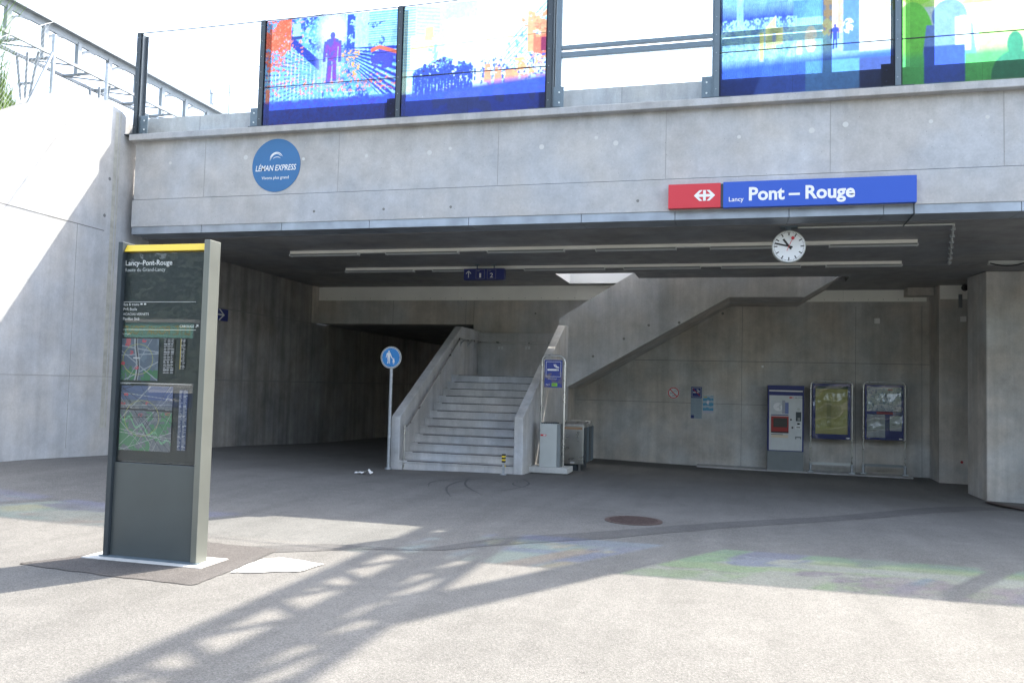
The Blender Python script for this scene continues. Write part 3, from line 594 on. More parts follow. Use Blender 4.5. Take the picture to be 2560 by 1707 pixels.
# aluminium band
b = MB(); x = -10.74
for px in (1053, 1324, 1500, 1640):
    x1 = oy(px, 675, YL - .02).x; b.box(x + .003, x1 - .003, YL - .03, YL - .001, zbt, ZS - .004); x = x1
for k in range(22): b.disc((-10.5 + k * .42, zbt + .05), .008, YL - .034, 8, 1, .004)
b.build('metal_band', [M['alu'], M['joint']], bw)
b = MB(); zb2 = oy(2000, 693, YW).z; x = -1.9
for px in (2205 - 250, 2300 - 150, 2128):
    pass
for xe in (.6, 2.55, oy(2128, 675, YW).x): b.box(x + .003, xe - .003, YW - .03, YW - .001, zb2, ZS - .004); x = xe
b.box(xp0 + .02, xp1 + 1.5, YP - .03, YP - .001, oy(2190, 687, YP).z, ZS - .004)
for k in range(12): b.disc((.8 + k * .33, zb2 + .05), .008, YW - .034, 8, 1, .004)
b.build('metal_band', [M['alu'], M['joint']], bw)
b = MB(); q0 = oy(2085, 655, YW - .5); q1 = oy(2145, 678, YW - .5); b.box(q0.x, q1.x, YW - .5, YW - .031, q1.z, ZS - .003); b.build('beam_stub', M['conc_in'], bw)
b = MB(); q0 = oy(1600, 1072, YW - .4); q1 = oy(2100, 1098, YW - .4)
p0 = [og(1600, 1072), og(1750, 1080), og(1870, 1086), og(2060, 1096), og(2095, 1098)]
for a, c in zip(p0, p0[1:]): b.prism([(a.x, YW - .42, a.z - .05), (a.x, YW - .42, a.z + .025), (a.x, YW, a.z + .05), (a.x, YW, a.z - .05)], (c.x - a.x, 0, c.z - a.z))
b.build('footing', M['conc_stair'], bw)

# ---- column on the right
c0, c1 = oy(2267, 1150, YC), oy(2222, 1136, YC)
cl = thing('concrete_pillar', (c0.x + 1, YC, c0.z), 'broad square edged concrete pillar under the bridge at the right edge', 'pillar')
YC2 = 20.35
xc_back = ox
b = MB(); zbm = -1.2
pL = oy(2222, 900, YC + .95)
b.prism([(c0.x, YC, zbm), (c0.x + 4.2, YC, zbm), (c0.x + 4.2, YC + 1.0, zbm), (pL.x, YC + .95, zbm)], (0, 0, ZS - zbm - .002))
b.build('pillar_body', M['conc_in'], cl, .02)

# ============================================================ STAIRS
XL = oy(903, 1000, YST).x
st = thing('staircase', (-4.7, YST, -.15), 'two flight concrete staircase turning right up to the platform', 'staircase')
zg = oy(1040, 1082, YST).z
def xs_(px, py): return oy(px, py, YST).x
SXL = oy(*(500 / SX + 1280 / 2.476 / SX, 600 / SX + 1418 / 2.476 / SX), YST).x
xPo0, xPo1 = oy(896, 1060, YST).x, oy(916, 1060, YST).x         # left parapet front
xRi0, xRi1 = oy(1179, 1060, YST).x, oy(1200, 1060, YST).x       # right parapet front
tr, rs, NS = .2975, .0, 12
ztop = None
# riser heights from the nosing sight lines on the left edge plane
def z1p(a, c): return ((500 + a / 2.476) / SX, (600 + c / 2.476) / SX)
top = ox(*z1p(1600, 835), SXL); ztop = top.z; ytop = top.y
first = ox(*z1p(1282, 1365), SXL)
rise = (ztop - zg) / NS; tr = (ytop - YST) / (NS - 1)
step_mats = [M['conc_stair'], M['black']]
YP2 = None
for k in range(NS):
    b = MB(); ya = YST + tr * k; yb = YST + tr * (k + 1) if k < NS - 1 else ytop + .6; z1_ = zg + rise * (k + 1); z0_ = zg + rise * k - (.3 if k == 0 else .0)
    b.box(xPo1, xRi0, ya + .015, yb + .02, z0_, z1_ - .035)
    b.box(xPo1, xRi0, ya, yb + (0 if k < NS - 1 else .02), z1_ - .035, z1_)
    b.box(SXL - .002, xRi0, ya + .01, ya + .035, z1_, z1_ + .002, 1)           # grit strip on the tread
    b.box(SXL, xRi0, ya - .001, ya + .002, z1_ - .012, z1_ - .001, 1)
    b.build('step', step_mats, st)
# landing
zu = oy(1671, 705, YW).z                                        # underside of the intermediate landing of the second flight
yF = on_plane(1671, 683, (0, 0, 1), (0, 0, zu)).y                # front face of the second flight
b = MB(); b.box(xPo1, xRi0 + .02, ytop + .62, YL - .002, ztop - .25, ztop - .001); b.build('landing', M['conc_stair'], st)
b = MB(); b.box(xPo1, xRi0, ytop + .62, YL - .002, -1, ztop - .26); b.build('landing_block', M['conc_in'], st)
# left parapet: side profile in the YZ plane
def sideprof(X, pts): return [ox(px, py, X) for px, py in pts]
xo = xPo0
zfl = oy(906, 1077, YST).z
pa = ox(898, 955, xPo0); pa.y = YST; pa.z = oy(898, 956, YST).z
pb = ox(1045, 750, xPo0)
pts = [(xPo0, YST, zfl - .2), (xPo0, YST, pa.z), (xPo0, pb.y, pb.z), (xPo0, YL - .01, pb.z), (xPo0, YL - .01, zfl - .2)]
b = MB(); b.prism(pts, (xPo1 - xPo0, 0, 0)); b.build('left_parapet', M['conc_stair'], st, .012)
b = MB(); b.box(xPo1, xRi1 + .1, YL - .2, YL - .011, ztop, oy(1200, 765, YL - .2).z); b.build('rear_parapet', M['conc_stair'], st, .012)
# right parapet
pc = oy(1180, 958, YST).z
pd = ox(1282, 747, xRi0)
if pd.y > YL - .3: pd = Vector((xRi0, YL - .3, pd.z))
yR = yF if yF > pd.y else pd.y
pts = [(xRi0, YST, zfl - .2), (xRi0, YST, pc), (xRi0, pd.y, pd.z), (xRi0, yF + .15, pd.z), (xRi0, yF + .15, zfl - .2)]
b = MB(); b.prism(pts, (xRi1 - xRi0, 0, 0)); b.build('right_parapet', M['conc_stair'], st, .012)
# second flight: parapet slab on its front face
pp = [oy(px, py, yF) for px, py in ((1284, 748), (1284, 731), (1455, 627), (1470, 618), (1960, 616), (1945, 625), (1848, 682), (1675, 682), (1300, 890))]
pp[3] = pp[2] + (pp[2] - pp[1]) * .001; zcap = ZS + 1.1
sl = (pp[2].z - pp[1].z) / (pp[2].x - pp[1].x)
upl = [Vector((pp[0].x, yF, pp[0].z)), pp[1], Vector((pp[1].x + (zcap - pp[1].z) / sl, yF, zcap)), Vector((pp[5].x + .9, yF, zcap)), Vector((pp[5].x + .9, yF, ZS + .3)), pp[5], pp[6], pp[7], pp[8]]
b = MB(); b.prism(upl, (0, .18, 0))
for p in ((1490, 747), (1433, 778), (1362, 818), (1560, 741), (1660, 720)):
    q = oy(*p, yF); tie(b, q.x, q.z, yF, 1, .03)
x = oy(1657, 740, yF).x
b.build('flight_parapet', [M['conc_stair'], M['tie']], st)
_s = (pp[7].z - pp[8].z) / (pp[7].x - pp[8].x); lo = [Vector((xRi1 - .05, yF, pp[8].z + _s * (xRi1 - .05 - pp[8].x))), pp[7], pp[6], pp[5]]
b = MB()
a = [Vector(p) for p in lo]
b.prism([a[0], a[1], a[2], a[3], a[3] + Vector((0, 0, .28)), a[2] + Vector((0, 0, .28)), a[1] + Vector((0, 0, .28)), a[0] + Vector((0, 0, .28))], (0, YW - yF - .19, 0))
for i in range(len(b.v)): b.v[i] = (b.v[i][0], b.v[i][1] + .185, b.v[i][2])
b.build('flight_slab', M['conc_in'], st)
# handrail
hr = [oy(918, 978, YST - .0), oy(938, 978, YST + .12)]
xh = xPo1 + .09
h0 = ox(938, 977, xh); h1 = ox(1057, 777, xh); yb_ = YL - .3
path = [(xh, YST + .02, h0.z), (xh, h0.y, h0.z), (xh, h1.y, h1.z), (xh, yb_, h1.z), (oy(1262, 786, yb_).x, yb_, h1.z)]
b = MB(); b.tube([(xh, YST + .02, zfl), (xh, YST + .02, h0.z)], .022, 8)
for s0, s1 in zip(path, path[1:]): b.tube([s0, s1], .021, 10)
hrl = b.build('handrail', M['steel'], st)
for t in (.15, .4, .65, .9):
    p = Vector(path[1]).lerp(Vector(path[2]), t); b = MB(); b.box(xPo1, xPo1 + .008, p.y - .03, p.y + .03, p.z - .14, p.z - .06); b.bar((xPo1 + .004, p.y, p.z - .1), (xh, p.y, p.z - .02), .012, .012); b.build('bracket', M['steelr'], hrl)
for t in (.2, .55, .9):
    p = Vector(path[2]).lerp(Vector(path[3]), t); b = MB(); b.box(xPo1, xPo1 + .008, p.y - .04, p.y + .04, p.z - .16, p.z - .05); b.bar((xPo1 + .004, p.y, p.z - .1), (xh, p.y, p.z - .02), .015, .015); b.build('bracket', M['steelr'], hrl)
for px in (1150, 1212):
    q = oy(px, 798, YL - .2); b = MB(); b.box(q.x - .06, q.x - .015, YL - .21, YL - .2, q.z - .04, q.z + .03); b.box(q.x + .015, q.x + .06, YL - .21, YL - .2, q.z - .04, q.z + .03); b.bar((q.x, YL - .21, q.z), (q.x, yb_, h1.z - .02), .01, .01); b.build('bracket', M['offwhite'], hrl)

# ============================================================ THINGS
def rod(name, pts, r, m, parent, n=8): b = MB(); b.tube(pts, r, n); return b.build(name, m, parent)

# ---- information totem
YT = 5.84
L0 = oy(241, 1277, YT); R0 = oy(444, 1298, YT); R1 = oy(466, 1294, YT)
zt_ = oy(262, 574, YT).z; zt = oy(272, 557, YT).z
tx0 = L0.x; tx1 = R0.x
tt = thing('information_totem', ((tx0 + tx1) / 2, YT, 0), 'tall grey information totem with yellow cap and maps behind glass', 'information totem')
pw = .045; dep = .115
for s, x in ((0, tx0), (1, tx1 - .012)):
    b = MB(); b.box(x, x + (pw if s == 0 else .055), YT - .03, YT + dep, -.02, zt)
    b.build('side_post', M['anth'] if s == 0 else M['totemside'], tt, .004)
ix0, ix1 = tx0 + pw + .001, tx1 - .013
zcap0 = oy(400, 576, YT).z; zcap1 = oy(400, 560, YT).z
b = MB(); b.prism([(ix0, YT - .012, zcap0), (ix0, YT + .02, zcap1), (ix0, YT + dep - .02, zcap1), (ix0, YT + dep - .02, zcap0)], (ix1 - ix0, 0, 0)); b.build('yellow_cap', M['yellow'], tt, .003)
zgl0 = oy(350, 1062, YT).z
b = MB(); b.box(ix0, ix1, YT + .02, YT + dep - .02, zgl0, zcap0 - .012); core = b.build('display_case', mat('display_black', (.028, .036, .038), .35), tt)
b = MB(); b.box(ix0, ix1, YT, YT + dep - .02, .006, zgl0 - .012); b.build('lower_panel', M['totemgrey'], tt, .003)
b = MB(); b.box(ix0 + .002, ix1 - .002, YT + .005, YT + .011, zgl0, zcap0 - .014); b.build('cover_glass', M['cover'], tt)
YD = YT + .018
def T(px, py): return oy(px, py, YD)
lettering('Lancy–Pont-Rouge', T(289, 610), T(396, 610), M['white'], core, bold=.012)
lettering('Route du Grand-Lancy', T(288, 624), T(380, 624), M['offwhite'], core)
lettering('Bus & trams', T(284, 702), T(320, 702), M['white'], core)
lettering('P+R Etoile', T(284, 713), T(315, 713), M['white'], core)
lettering('ACACIAS-VERNETS', T(283, 724), T(342, 724), M['white'], core)
lettering('Pavillon Sicli', T(283, 735), T(320, 735), M['white'], core)
lettering('CAROUGE', T(413, 752), T(446, 752), M['white'], core)
def arrow(a, d, L, wd, y, m, parent, name='arrow'):
    """arrow pictogram in an XZ plane: a = tail, d = direction"""
    d = Vector(d).normalized(); n = Vector((-d.z, 0, d.x)); a = Vector(a); tip = a + d * L; b = MB()
    def q(p0, p1, w_): nn = (p1 - p0).normalized(); nn = Vector((-nn.z, 0, nn.x)) * w_ / 2; b.prism([p0 + nn, p1 + nn, p1 - nn, p0 - nn], (0, .0015, 0))
    q(a, tip, wd); q(tip, tip - d * L * .42 + n * L * .38, wd); q(tip, tip - d * L * .42 - n * L * .38, wd)
    for i in range(len(b.v)): b.v[i] = (b.v[i][0], y, b.v[i][2]) if False else (b.v[i][0], y + (b.v[i][1] - a.y), b.v[i][2])
    return b.build(name, m, parent)
arrow(T(277.5, 703), (0, 0, 1), .035, .005, YD - .003, M['white'], core); arrow(T(450, 752), (1, 0, 1), .03, .005, YD - .003, M['white'], core)
for (px0, px1, py) in ((283, 450, 694), (283, 450, 757), (280, 440, 879)): a, c = T(px0, py), T(px1, py); b = MB(); b.box(a.x, c.x, YD - .003, YD - .001, a.z, a.z + .003); b.build('rule_line', M['white'], core)
a = T(323, 700)
for k in range(2): b = MB(); b.box(a.x + k * .035, a.x + .02 + k * .035, YD - .003, YD - .001, a.z, a.z + .012); b.build('vehicle_icon', M['white'], core)
def map_a(u, v):
    n = fbm(u, v, 7, 7, 11, 4); n2 = fbm(u, v, 30, 30, 19, 2); im = C3(u, (.10, .14, .20)); im = put(im, (n > .53) * .7, (.16, .22, .28)); im = put(im, (v < .25) & (n > .45), (.03, .20, .07)); im = put(im, (u < .3) & (v < .5) & (n > .52), (.04, .18, .07))
    for k, (a, s_) in enumerate(((.2, .5), (.75, -.15), (.5, 1.6), (.62, .05), (.35, -.7))): im = put(im, np.abs(v - a - s_ * (u - .5)) < .014, (.38, .42, .46))
    im = put(im, np.abs(u - .42 - .04 * np.sin(v * 5)) < .05, (.40, .42, .44)); im = put(im, np.abs(u - .43 - .04 * np.sin(v * 5)) < .018, (.02, .02, .03)); im = put(im, np.abs(np.hypot(u - .45, (v - .5) * 1.1) - .4) < .006, (.5, .5, .08))
    for (x, y) in ((.15, .85), (.27, .66), (.05, .4), (.42, .3), (.6, .95)): im = put(im, ell(u, v, x, y, .06, .045) & (n2 > .4), (.62, .06, .10))
    im = put(im, rect(u, v, .12, .24, .85, 1), (.55, .12, .14)); im = put(im, rect(u, v, .33, .5, .52, .55), (.7, .7, .7)); return im
def map_b(u, v):
    n = fbm(u, v, 7, 8, 31, 4); n2 = fbm(u, v, 40, 40, 39, 2); im = C3(u, (.15, .17, .19)); im = put(im, (n2 > .56) * .6, (.24, .26, .28)); im = put(im, (v < .6) & (n > .52), (.07, .26, .11)); im = put(im, (v > .78), (.09, .13, .26)); im = put(im, np.abs(v - .30 + .45 * (u - .55) + .05 * np.sin(u * 25)) < .018, (.20, .48, .26))
    for k in range(24):
        a = rng.random(); s_ = rng.normal() * 1.1; im = put(im, np.abs(v - a - s_ * (u - rng.random())) < .0045, (.45, .47, .46) if k % 3 else (.02, .02, .03))
    im = put(im, np.abs(v - .64 + .02 * u) < .014, (.01, .01, .015))
    for (x, y) in ((.1, .86), (.05, .72), (.5, .73), (.92, .58), (.4, .55)): im = put(im, ell(u, v, x, y, .05, .022) & (n2 > .42), (.60, .07, .10))
    im = put(im, np.abs(np.hypot(u - .42, (v - .5) * 1.2) - .33) < .004, (.5, .5, .1)); return im
def lines_img(u, v, rows, cols, bgc, fg, seed=3, dens=.6):
    im = C3(u, bgc); r = np.floor(v * rows).astype(int); g = np.random.default_rng(seed).random((rows + 1, cols + 1)); c = np.floor(u * cols).astype(int); fr = (v * rows) % 1; fu = (u * cols) % 1
    return put(im, (fr > .35) & (fr < .72) & (fu < .35 + .6 * g[r, c]) & (g[r, c] < dens + .4), fg)
def TP(name, a, bb, nx, ny, fn, m=None, par=None, Y=YD - .004): p, q = oy(*a, Y), oy(*bb, Y); return picture(name, p.x, q.x, min(p.z, q.z), max(p.z, q.z), Y, nx, ny, fn, m or M['print'], par or core)
TP('station_map', (276, 872), (366, 778), 110, 120, map_a); TP('district_map', (272, 1032), (398, 888), 130, 150, map_b)
TP('line_list', (374, 858), (402, 778), 40, 70, lambda u, v: lines_img(u, v, 22, 3, (.02, .022, .025), (.42, .42, .44), 4)); TP('legend', (412, 848), (428, 778), 24, 60, lambda u, v: put(lines_img(u, v, 22, 2, (.02, .022, .025), (.4, .4, .42), 6), u < .14, (.45, .35, .08)))
TP('street_index', (406, 1034), (432, 896), 30, 150, lambda u, v: lines_img(u, v, 48, 2, (.04, .06, .12), (.36, .37, .38), 7))
lettering('Plan de gare', T(280, 768), T(300, 768), M['offwhite'], core); lettering('Plan de quartier', T(277, 881), T(300, 881), M['offwhite'], core)
lettering('CAROUGE', T(361, 921), T(387, 921), M['offwhite'], core); lettering('LANCY', T(345, 1017), T(361, 1017), M['white'], core)
b = MB(); b.box(tx0 - .13, tx1 + .15, YT - .12, YT + dep + .14, -.05, .012); b.build('base_plate', M['bright'], tt, .004)
b = MB(); b.box(tx0 - .02, tx1 + .06, YT - .05, YT + .0, .0121, .020); b.build('foot_flange', M['anthl'], tt)

# ---- big station name sign
YN = YF - .16
ns = thing('station_name_sign', (oy(1820, 440, YN).x, YN, oy(1820, 480, YN).z), 'long red and blue station name sign on the bridge fascia', 'sign')
a = oy(1535, 452, YN); zc = (oy(1820, 414, YN).z + oy(1820, 471, YN).z) / 2; hh = (oy(1820, 413, YN).z - oy(1820, 473, YN).z) / 2
xr0, xr1, xb0, xb1 = oy(1535, 450, YN).x, oy(1655, 450, YN).x, oy(1661, 450, YN).x, oy(2106, 440, YN).x
b = MB(); b.box(xr0, xr1, YN, YN + .1, zc - hh * .95, zc + hh * .95); rp = b.build('red_panel', M['red'], ns, .003)
b = MB(); b.box(xb0, xb1, YN, YN + .1, zc - hh, zc + hh); bp_ = b.build('blue_panel', M['blue'], ns, .003)
b = MB(); b.box(xr0 + .01, xb1 - .01, YN + .101, YN + .13, zc - hh * .9, zc + hh * .9); b.box(xr1 + .001, xb0 - .001, YN + .02, YN + .1, zc - hh * .9, zc + hh * .9); b.build('frame', M['anth'], ns)
def railmark(cx, cz, W_, y, m, parent):
    """double arrow crossed by a cross, in an XZ plane"""
    h = W_ * .26; t = W_ * .13; b = MB()
    def P_(pts): b.prism([(cx + x, y, cz + z) for x, z in pts], (0, .002, 0))
    for s in (-1, 1):
        P_([(s * W_ * .5, 0), (s * (W_ * .5 - h), h), (s * (W_ * .5 - h - t * 1.15), h), (s * (W_ * .5 - h - t * 1.15 + h - t * .5), t * .5), (s * (W_ * .5 - h - t * 1.15 + h - t * .5), -t * .5), (s * (W_ * .5 - h - t * 1.15), -h), (s * (W_ * .5 - h), -h)])
        P_([(s * t * .5, t * .5), (s * (W_ * .5 - t * 1.65), t * .5), (s * (W_ * .5 - t * 1.65), -t * .5), (s * t * .5, -t * .5)])
    P_([(-t * .5, -h), (t * .5, -h), (t * .5, h), (-t * .5, h)])
    return b.build('emblem', m, parent)
e = oy(1618, 454, YN); railmark(e.x, zc, .30, YN - .003, M['white'], rp)
q0, q1 = oy(1674, 466, YN), oy(1708, 466, YN); q0.z = zc - .10; lettering('Lancy', q0, q1, M['white'], bp_, bold=.01)
q0, q1 = oy(1720, 460, YN), oy(1964, 460, YN); q0.z = zc - .088; lettering('Pont – Rouge', q0, q1, M['white'], bp_, bold=.03, align_h=.19)

# ---- round train sign
c = oy(634, 380, YF - .01); R_ = .455
rs_ = thing('round_sign', (c.x, YF, c.z - R_), 'round blue sign LÉMAN EXPRESS with white arcs on the fascia', 'sign')
b = MB(); b.disc((c.x, c.z), R_, YF - .008, 72, 0, .007); dk = b.build('disc', M['stick'], rs_)
b = MB()
for (rx, rz, a0, a1, ox_, t) in ((.125, .135, 20, 165, 0, .016), (.10, .11, 30, 175, .0, .012), (.14, .12, 95, 190, .02, .010), (.075, .05, 20, 170, .01, .010)):
    n = 22; o1 = []; i1 = []
    for k in range(n + 1):
        an = math.radians(a0 + (a1 - a0) * k / n); tt_ = t * math.sin(math.pi * k / n) ** .6 + .001
        cx_ = c.x + .02 + ox_ - .02; o1.append((cx_ + (rx) * math.cos(an) + .12 * 0, YF - .0095, c.z + .10 + rz * math.sin(an) * .95)); i1.append((cx_ + (rx - tt_) * math.cos(an), YF - .0095, c.z + .10 + (rz - tt_) * math.sin(an) * .95))
    vs = o1 + i1; b.add(vs, [(k, n + 1 + k, n + 2 + k, k + 1) for k in range(n)])
b.build('emblem', M['white'], dk)
YR = YF - .009
a, a2 = oy(587, 395, YR), oy(680, 395, YR); a.z = c.z - .09; lettering('LÉMAN EXPRESS', a, a2, M['white'], dk, bold=.012, shear=.2, align_h=.10)
a, a2 = oy(601, 412, YR), oy(663, 412, YR); a.z = c.z - .235; lettering('Vivons plus grand', a, a2, M['white'], dk, bold=.006)

# ---- station clock
YK = 12.95
c = oy(1812, 566, YK); RC = (oy(1851, 566, YK).x - oy(1773, 566, YK).x) / 2
ck = thing('station_clock', (c.x, YK, c.z), 'round white faced station clock hanging below the bridge edge', 'clock')
b = MB(); b.disc((c.x, c.z), RC, YK, 64, 0, .13); bd = b.build('housing', M['grey'], ck, .006)
b = MB(); b.disc((c.x, c.z), RC * .94, YK - .004, 64, 0, .003); fc = b.build('face', mat('clock_white', (.82, .84, .86), .35), ck)
b = MB()
def tick(a, r0, r1, wd, mb, y):
    s, co = math.sin(a), math.cos(a); n = (co * wd / 2, -s * wd / 2); p0 = (c.x + s * r0, c.z + co * r0); p1 = (c.x + s * r1, c.z + co * r1)
    mb.prism([(p0[0] - n[0], y, p0[1] - n[1]), (p0[0] + n[0], y, p0[1] + n[1]), (p1[0] + n[0], y, p1[1] + n[1]), (p1[0] - n[0], y, p1[1] - n[1])], (0, .001, 0))
for k in range(60):
    tick(math.radians(6 * k), RC * (.68 if k % 5 == 0 else .84), RC * .90, RC * (.065 if k % 5 == 0 else .025), b, YK - .0055)
b.build('minute_marks', M['black'], fc)
hm = 10 * 30 + 47 * .5
b = MB(); tick(math.radians(hm), -RC * .22, RC * .56, RC * .12, b, YK - .008); b.build('hour_hand', M['black'], ck)
b = MB(); tick(math.radians(47.3 * 6), -RC * .22, RC * .86, RC * .10, b, YK - .011); b.build('minute_hand', M['black'], ck)
b = MB(); an = math.radians(24); tick(an, -RC * .3, RC * .5, RC * .03, b, YK - .014); b.disc((c.x + math.sin(an) * RC * .56, c.z + math.cos(an) * RC * .56), RC * .10, YK - .014, 20, 0, .001); b.build('second_hand', M['red'], ck)
b = MB(); b.tube([(c.x, YK + .065, c.z + RC - .01), (c.x, YK + .065, ZS)], .04, 14); b.box(c.x - .12, c.x + .12, YK - .02, YK + .15, ZS - .02, ZS - .001); b.build('hanger', M['anthl'], ck)

# ---- conduit on the soffit
cdt = thing('cable_conduit', (oz(2100, 497, ZS - .02).x, 13, ZS), 'thin metal conduit with clips running over the soffit beside the clock', 'conduit')
p = [oz(1835, 504, ZS - .02), oz(2215, 496, ZS - .02), oz(2180, 607, ZS - .02)]
p[0] = Vector((c.x + .13, YK + .05, ZS - .02)); p[1] = Vector((p[1].x, YK + .05, ZS - .02)); 
b = MB(); b.tube([p[0], p[1]], .016, 8); b.tube([p[1], p[2]], .016, 8); b.build('pipe', M['grey'], cdt)
for t in np.linspace(.1, .95, 7): q = p[1].lerp(p[2], t); b = MB(); b.box(q.x - .035, q.x + .035, q.y - .012, q.y + .012, ZS - .04, ZS - .001); b.build('clip', M['steelr'], cdt)
q = oy(2100, 480, YF - .06); b = MB(); b.tube([(q.x, YF - .045, zc - hh + .02), (q.x, YF - .045, ZS - .01), (q.x, YK + .05, ZS - .03)], .01, 6); b.build('feed_cable', M['anth'], cdt)

# ---- ceiling light rows
def lightrow(label, pxl, pxr, lum, Yr):
    z = ZS - .001; x0, x1 = on_plane(*pxl, (0, 1, 0), (0, Yr, 0)).x, on_plane(*pxr, (0, 1, 0), (0, Yr, 0)).x
    t = thing('ceiling_light_row', ((x0 + x1) / 2, Yr, ZS), label, 'ceiling light', 'rows of strip lights on the soffit')
    b = MB(); b.box(x0, x1, Yr - .05, Yr + .05, z - .055, z); b.build('mounting_rail', M['alu'], t)
    for a, c_ in lum:
        xa, xb = oy(a, pxl[1] + (pxr[1] - pxl[1]) * (a - pxl[0]) / (pxr[0] - pxl[0]), Yr).x, oy(c_, pxl[1] + (pxr[1] - pxl[1]) * (c_ - pxl[0]) / (pxr[0] - pxl[0]), Yr).x
        b = MB(); b.box(xa, xb, Yr - .045, Yr + .045, z - .085, z - .056); b.box(xa, xb, Yr - .06, Yr + .06, z - .095, z - .0851, 1); lm_ = b.build('luminaire', [M['midgrey'], M['offwhite']], t)
        for e_ in (xa - .012, xb): b = MB(); b.box(e_, e_ + .012, Yr - .06, Yr + .06, z - .10, z - .056); b.build('end_cap', M['offwhite'], lm_)
Y1 = oz(1400, 568, ZS - .03).y; Y2 = oz(1400, 612, ZS - .03).y
lightrow('nearer row of strip lights on the soffit, crossing behind the clock', (669, 583), (2106, 561), [(669, 823), (889, 1052), (1122, 1295), (1370, 1552), (1632, 1800), (1906, 2106)], Y1)
lightrow('farther row of strip lights on the soffit, behind the platform sign', (796, 620), (2070, 606), [(796, 950), (996, 1120), (1206, 1388), (1434, 1608), (1658, 1838), (1898, 2070)], Y2)
# light at the right edge
q = oz(2300, 603, ZS - .03); t = thing('bulkhead_light', (q.x, q.y, ZS), 'grey service light with cable on the soffit above the right pillar', 'ceiling light')
b = MB(); b.box(q.x - .22, q.x + .5, q.y - .05, q.y + .05, ZS - .07, ZS - .001); b.build('housing', M['grey'], t, .005)
b = MB(); b.tube([(q.x - .2 + .09 * k, q.y - .06, ZS - .05 - .05 * math.sin(k * .5)) for k in range(8)], .012, 6); b.build('cable', M['black'], t)
b = MB(); b.tube([(q.x + .45, q.y - .1, ZS - .02), (q.x + .5, q.y - .16, ZS - .13)], .05, 12); b.build('spot_head', M['white'], t)

# ---- platform sign
YQ = 16.3
a, bq = oy(1065, 643, YQ), oy(1158, 617, YQ); zz0, zz1 = a.z, oy(1100, 617, YQ).z
ps = thing('platform_sign', ((a.x + bq.x) / 2, YQ, zz0), 'hanging navy platform sign with an arrow and the numbers 1 and 2', 'sign')
b = MB(); b.box(a.x, bq.x, YQ, YQ + .14, zz0, zz1); bx = b.build('sign_box', M['navy'], ps, .005)
for px in (1094, 1133):
    xx = oy(px, 610, YQ).x; b = MB(); b.tube([(xx, YQ + .07, zz1 - .005), (xx, YQ + .07, ZS)], .013, 8); b.box(xx - .05, xx + .05, YQ + .03, YQ + .11, ZS - .015, ZS - .001); b.build('hanger', M['anthl'], ps)
h = zz1 - zz0
arrow(Vector((oy(1076, 640, YQ).x, YQ, zz0 + h * .2)), (0, 0, 1), h * .6, h * .07, YQ - .004, M['offwhite'], bx)
for ch, px in (('1', 1103), ('2', 1129)):
    x_ = oy(px, 630, YQ).x; s = .020 if ch == '1' else .034; lettering(ch, Vector((x_ - s, YQ - .001, zz0 + h * .2)), Vector((x_ + s, YQ, 0)), M['white'], bx, bold=0, align_h=h * .42)
    b = MB(); r_ = h * .40; t_ = .004; x0_, x1_, za, zb_ = x_ - r_, x_ + r_, zz0 + h * .09, zz0 + h * .91
    for q in ((x0_, x1_, za, za + t_), (x0_, x1_, zb_ - t_, zb_), (x0_, x0_ + t_, za, zb_), (x1_ - t_, x1_, za, zb_)): b.box(q[0], q[1], YQ - .003, YQ - .0005, q[2], q[3])
    b.build('number_frame', M['textgrey'], bx); b = MB(); b.box(x_ - h * .28, x_ - h * .05, YQ - .003, YQ - .0005, zz0 + h * .78, zz0 + h * .81); b.build('small_print', M['textgrey'], bx)

# ---- wayfinding sign on the left wall
a, c_ = ow(486, 737), ow(520, 738); za, zb_ = ow(503, 736).z, ow(503, 709).z
ws = thing('wayfinding_sign', wpt(a.y, za), 'small navy wayfinding sign with right arrow fixed to the left side wall', 'sign')
b = MB(); y0, y1 = ow(470, 722).y, ow(520, 722).y
b.prism([wpt(y0, za, .001), wpt(y1, za, .001), wpt(y1, zb_, .001), wpt(y0, zb_, .001)], WN * .04); sp = b.build('panel', M['navy'], ws)
b = MB(); H_ = zb_ - za; zm = (za + zb_) / 2; ya = y1 - .16 - H_ * .9; yt = y1 - .14
def wq(p, q, wd):
    d = Vector((0, q[0] - p[0], q[1] - p[1])).normalized(); n = (-d.z * wd / 2, d.y * wd / 2)
    b.prism([wpt(p[0] + n[0], p[1] + n[1], .042), wpt(q[0] + n[0], q[1] + n[1], .042), wpt(q[0] - n[0], q[1] - n[1], .042), wpt(p[0] - n[0], p[1] - n[1], .042)], WN * .002)
wq((ya, zm), (yt, zm), .03); wq((yt - .02, zm), (yt - .2, zm + .12), .03); wq((yt - .02, zm), (yt - .2, zm - .12), .03)
wq((ya - .6, zm - .05), (ya - .3, zm - .05), .10); wq((ya - .58, zm + .05), (ya - .4, zm + .05), .05)
b.build('pictogram', M['offwhite'], sp)

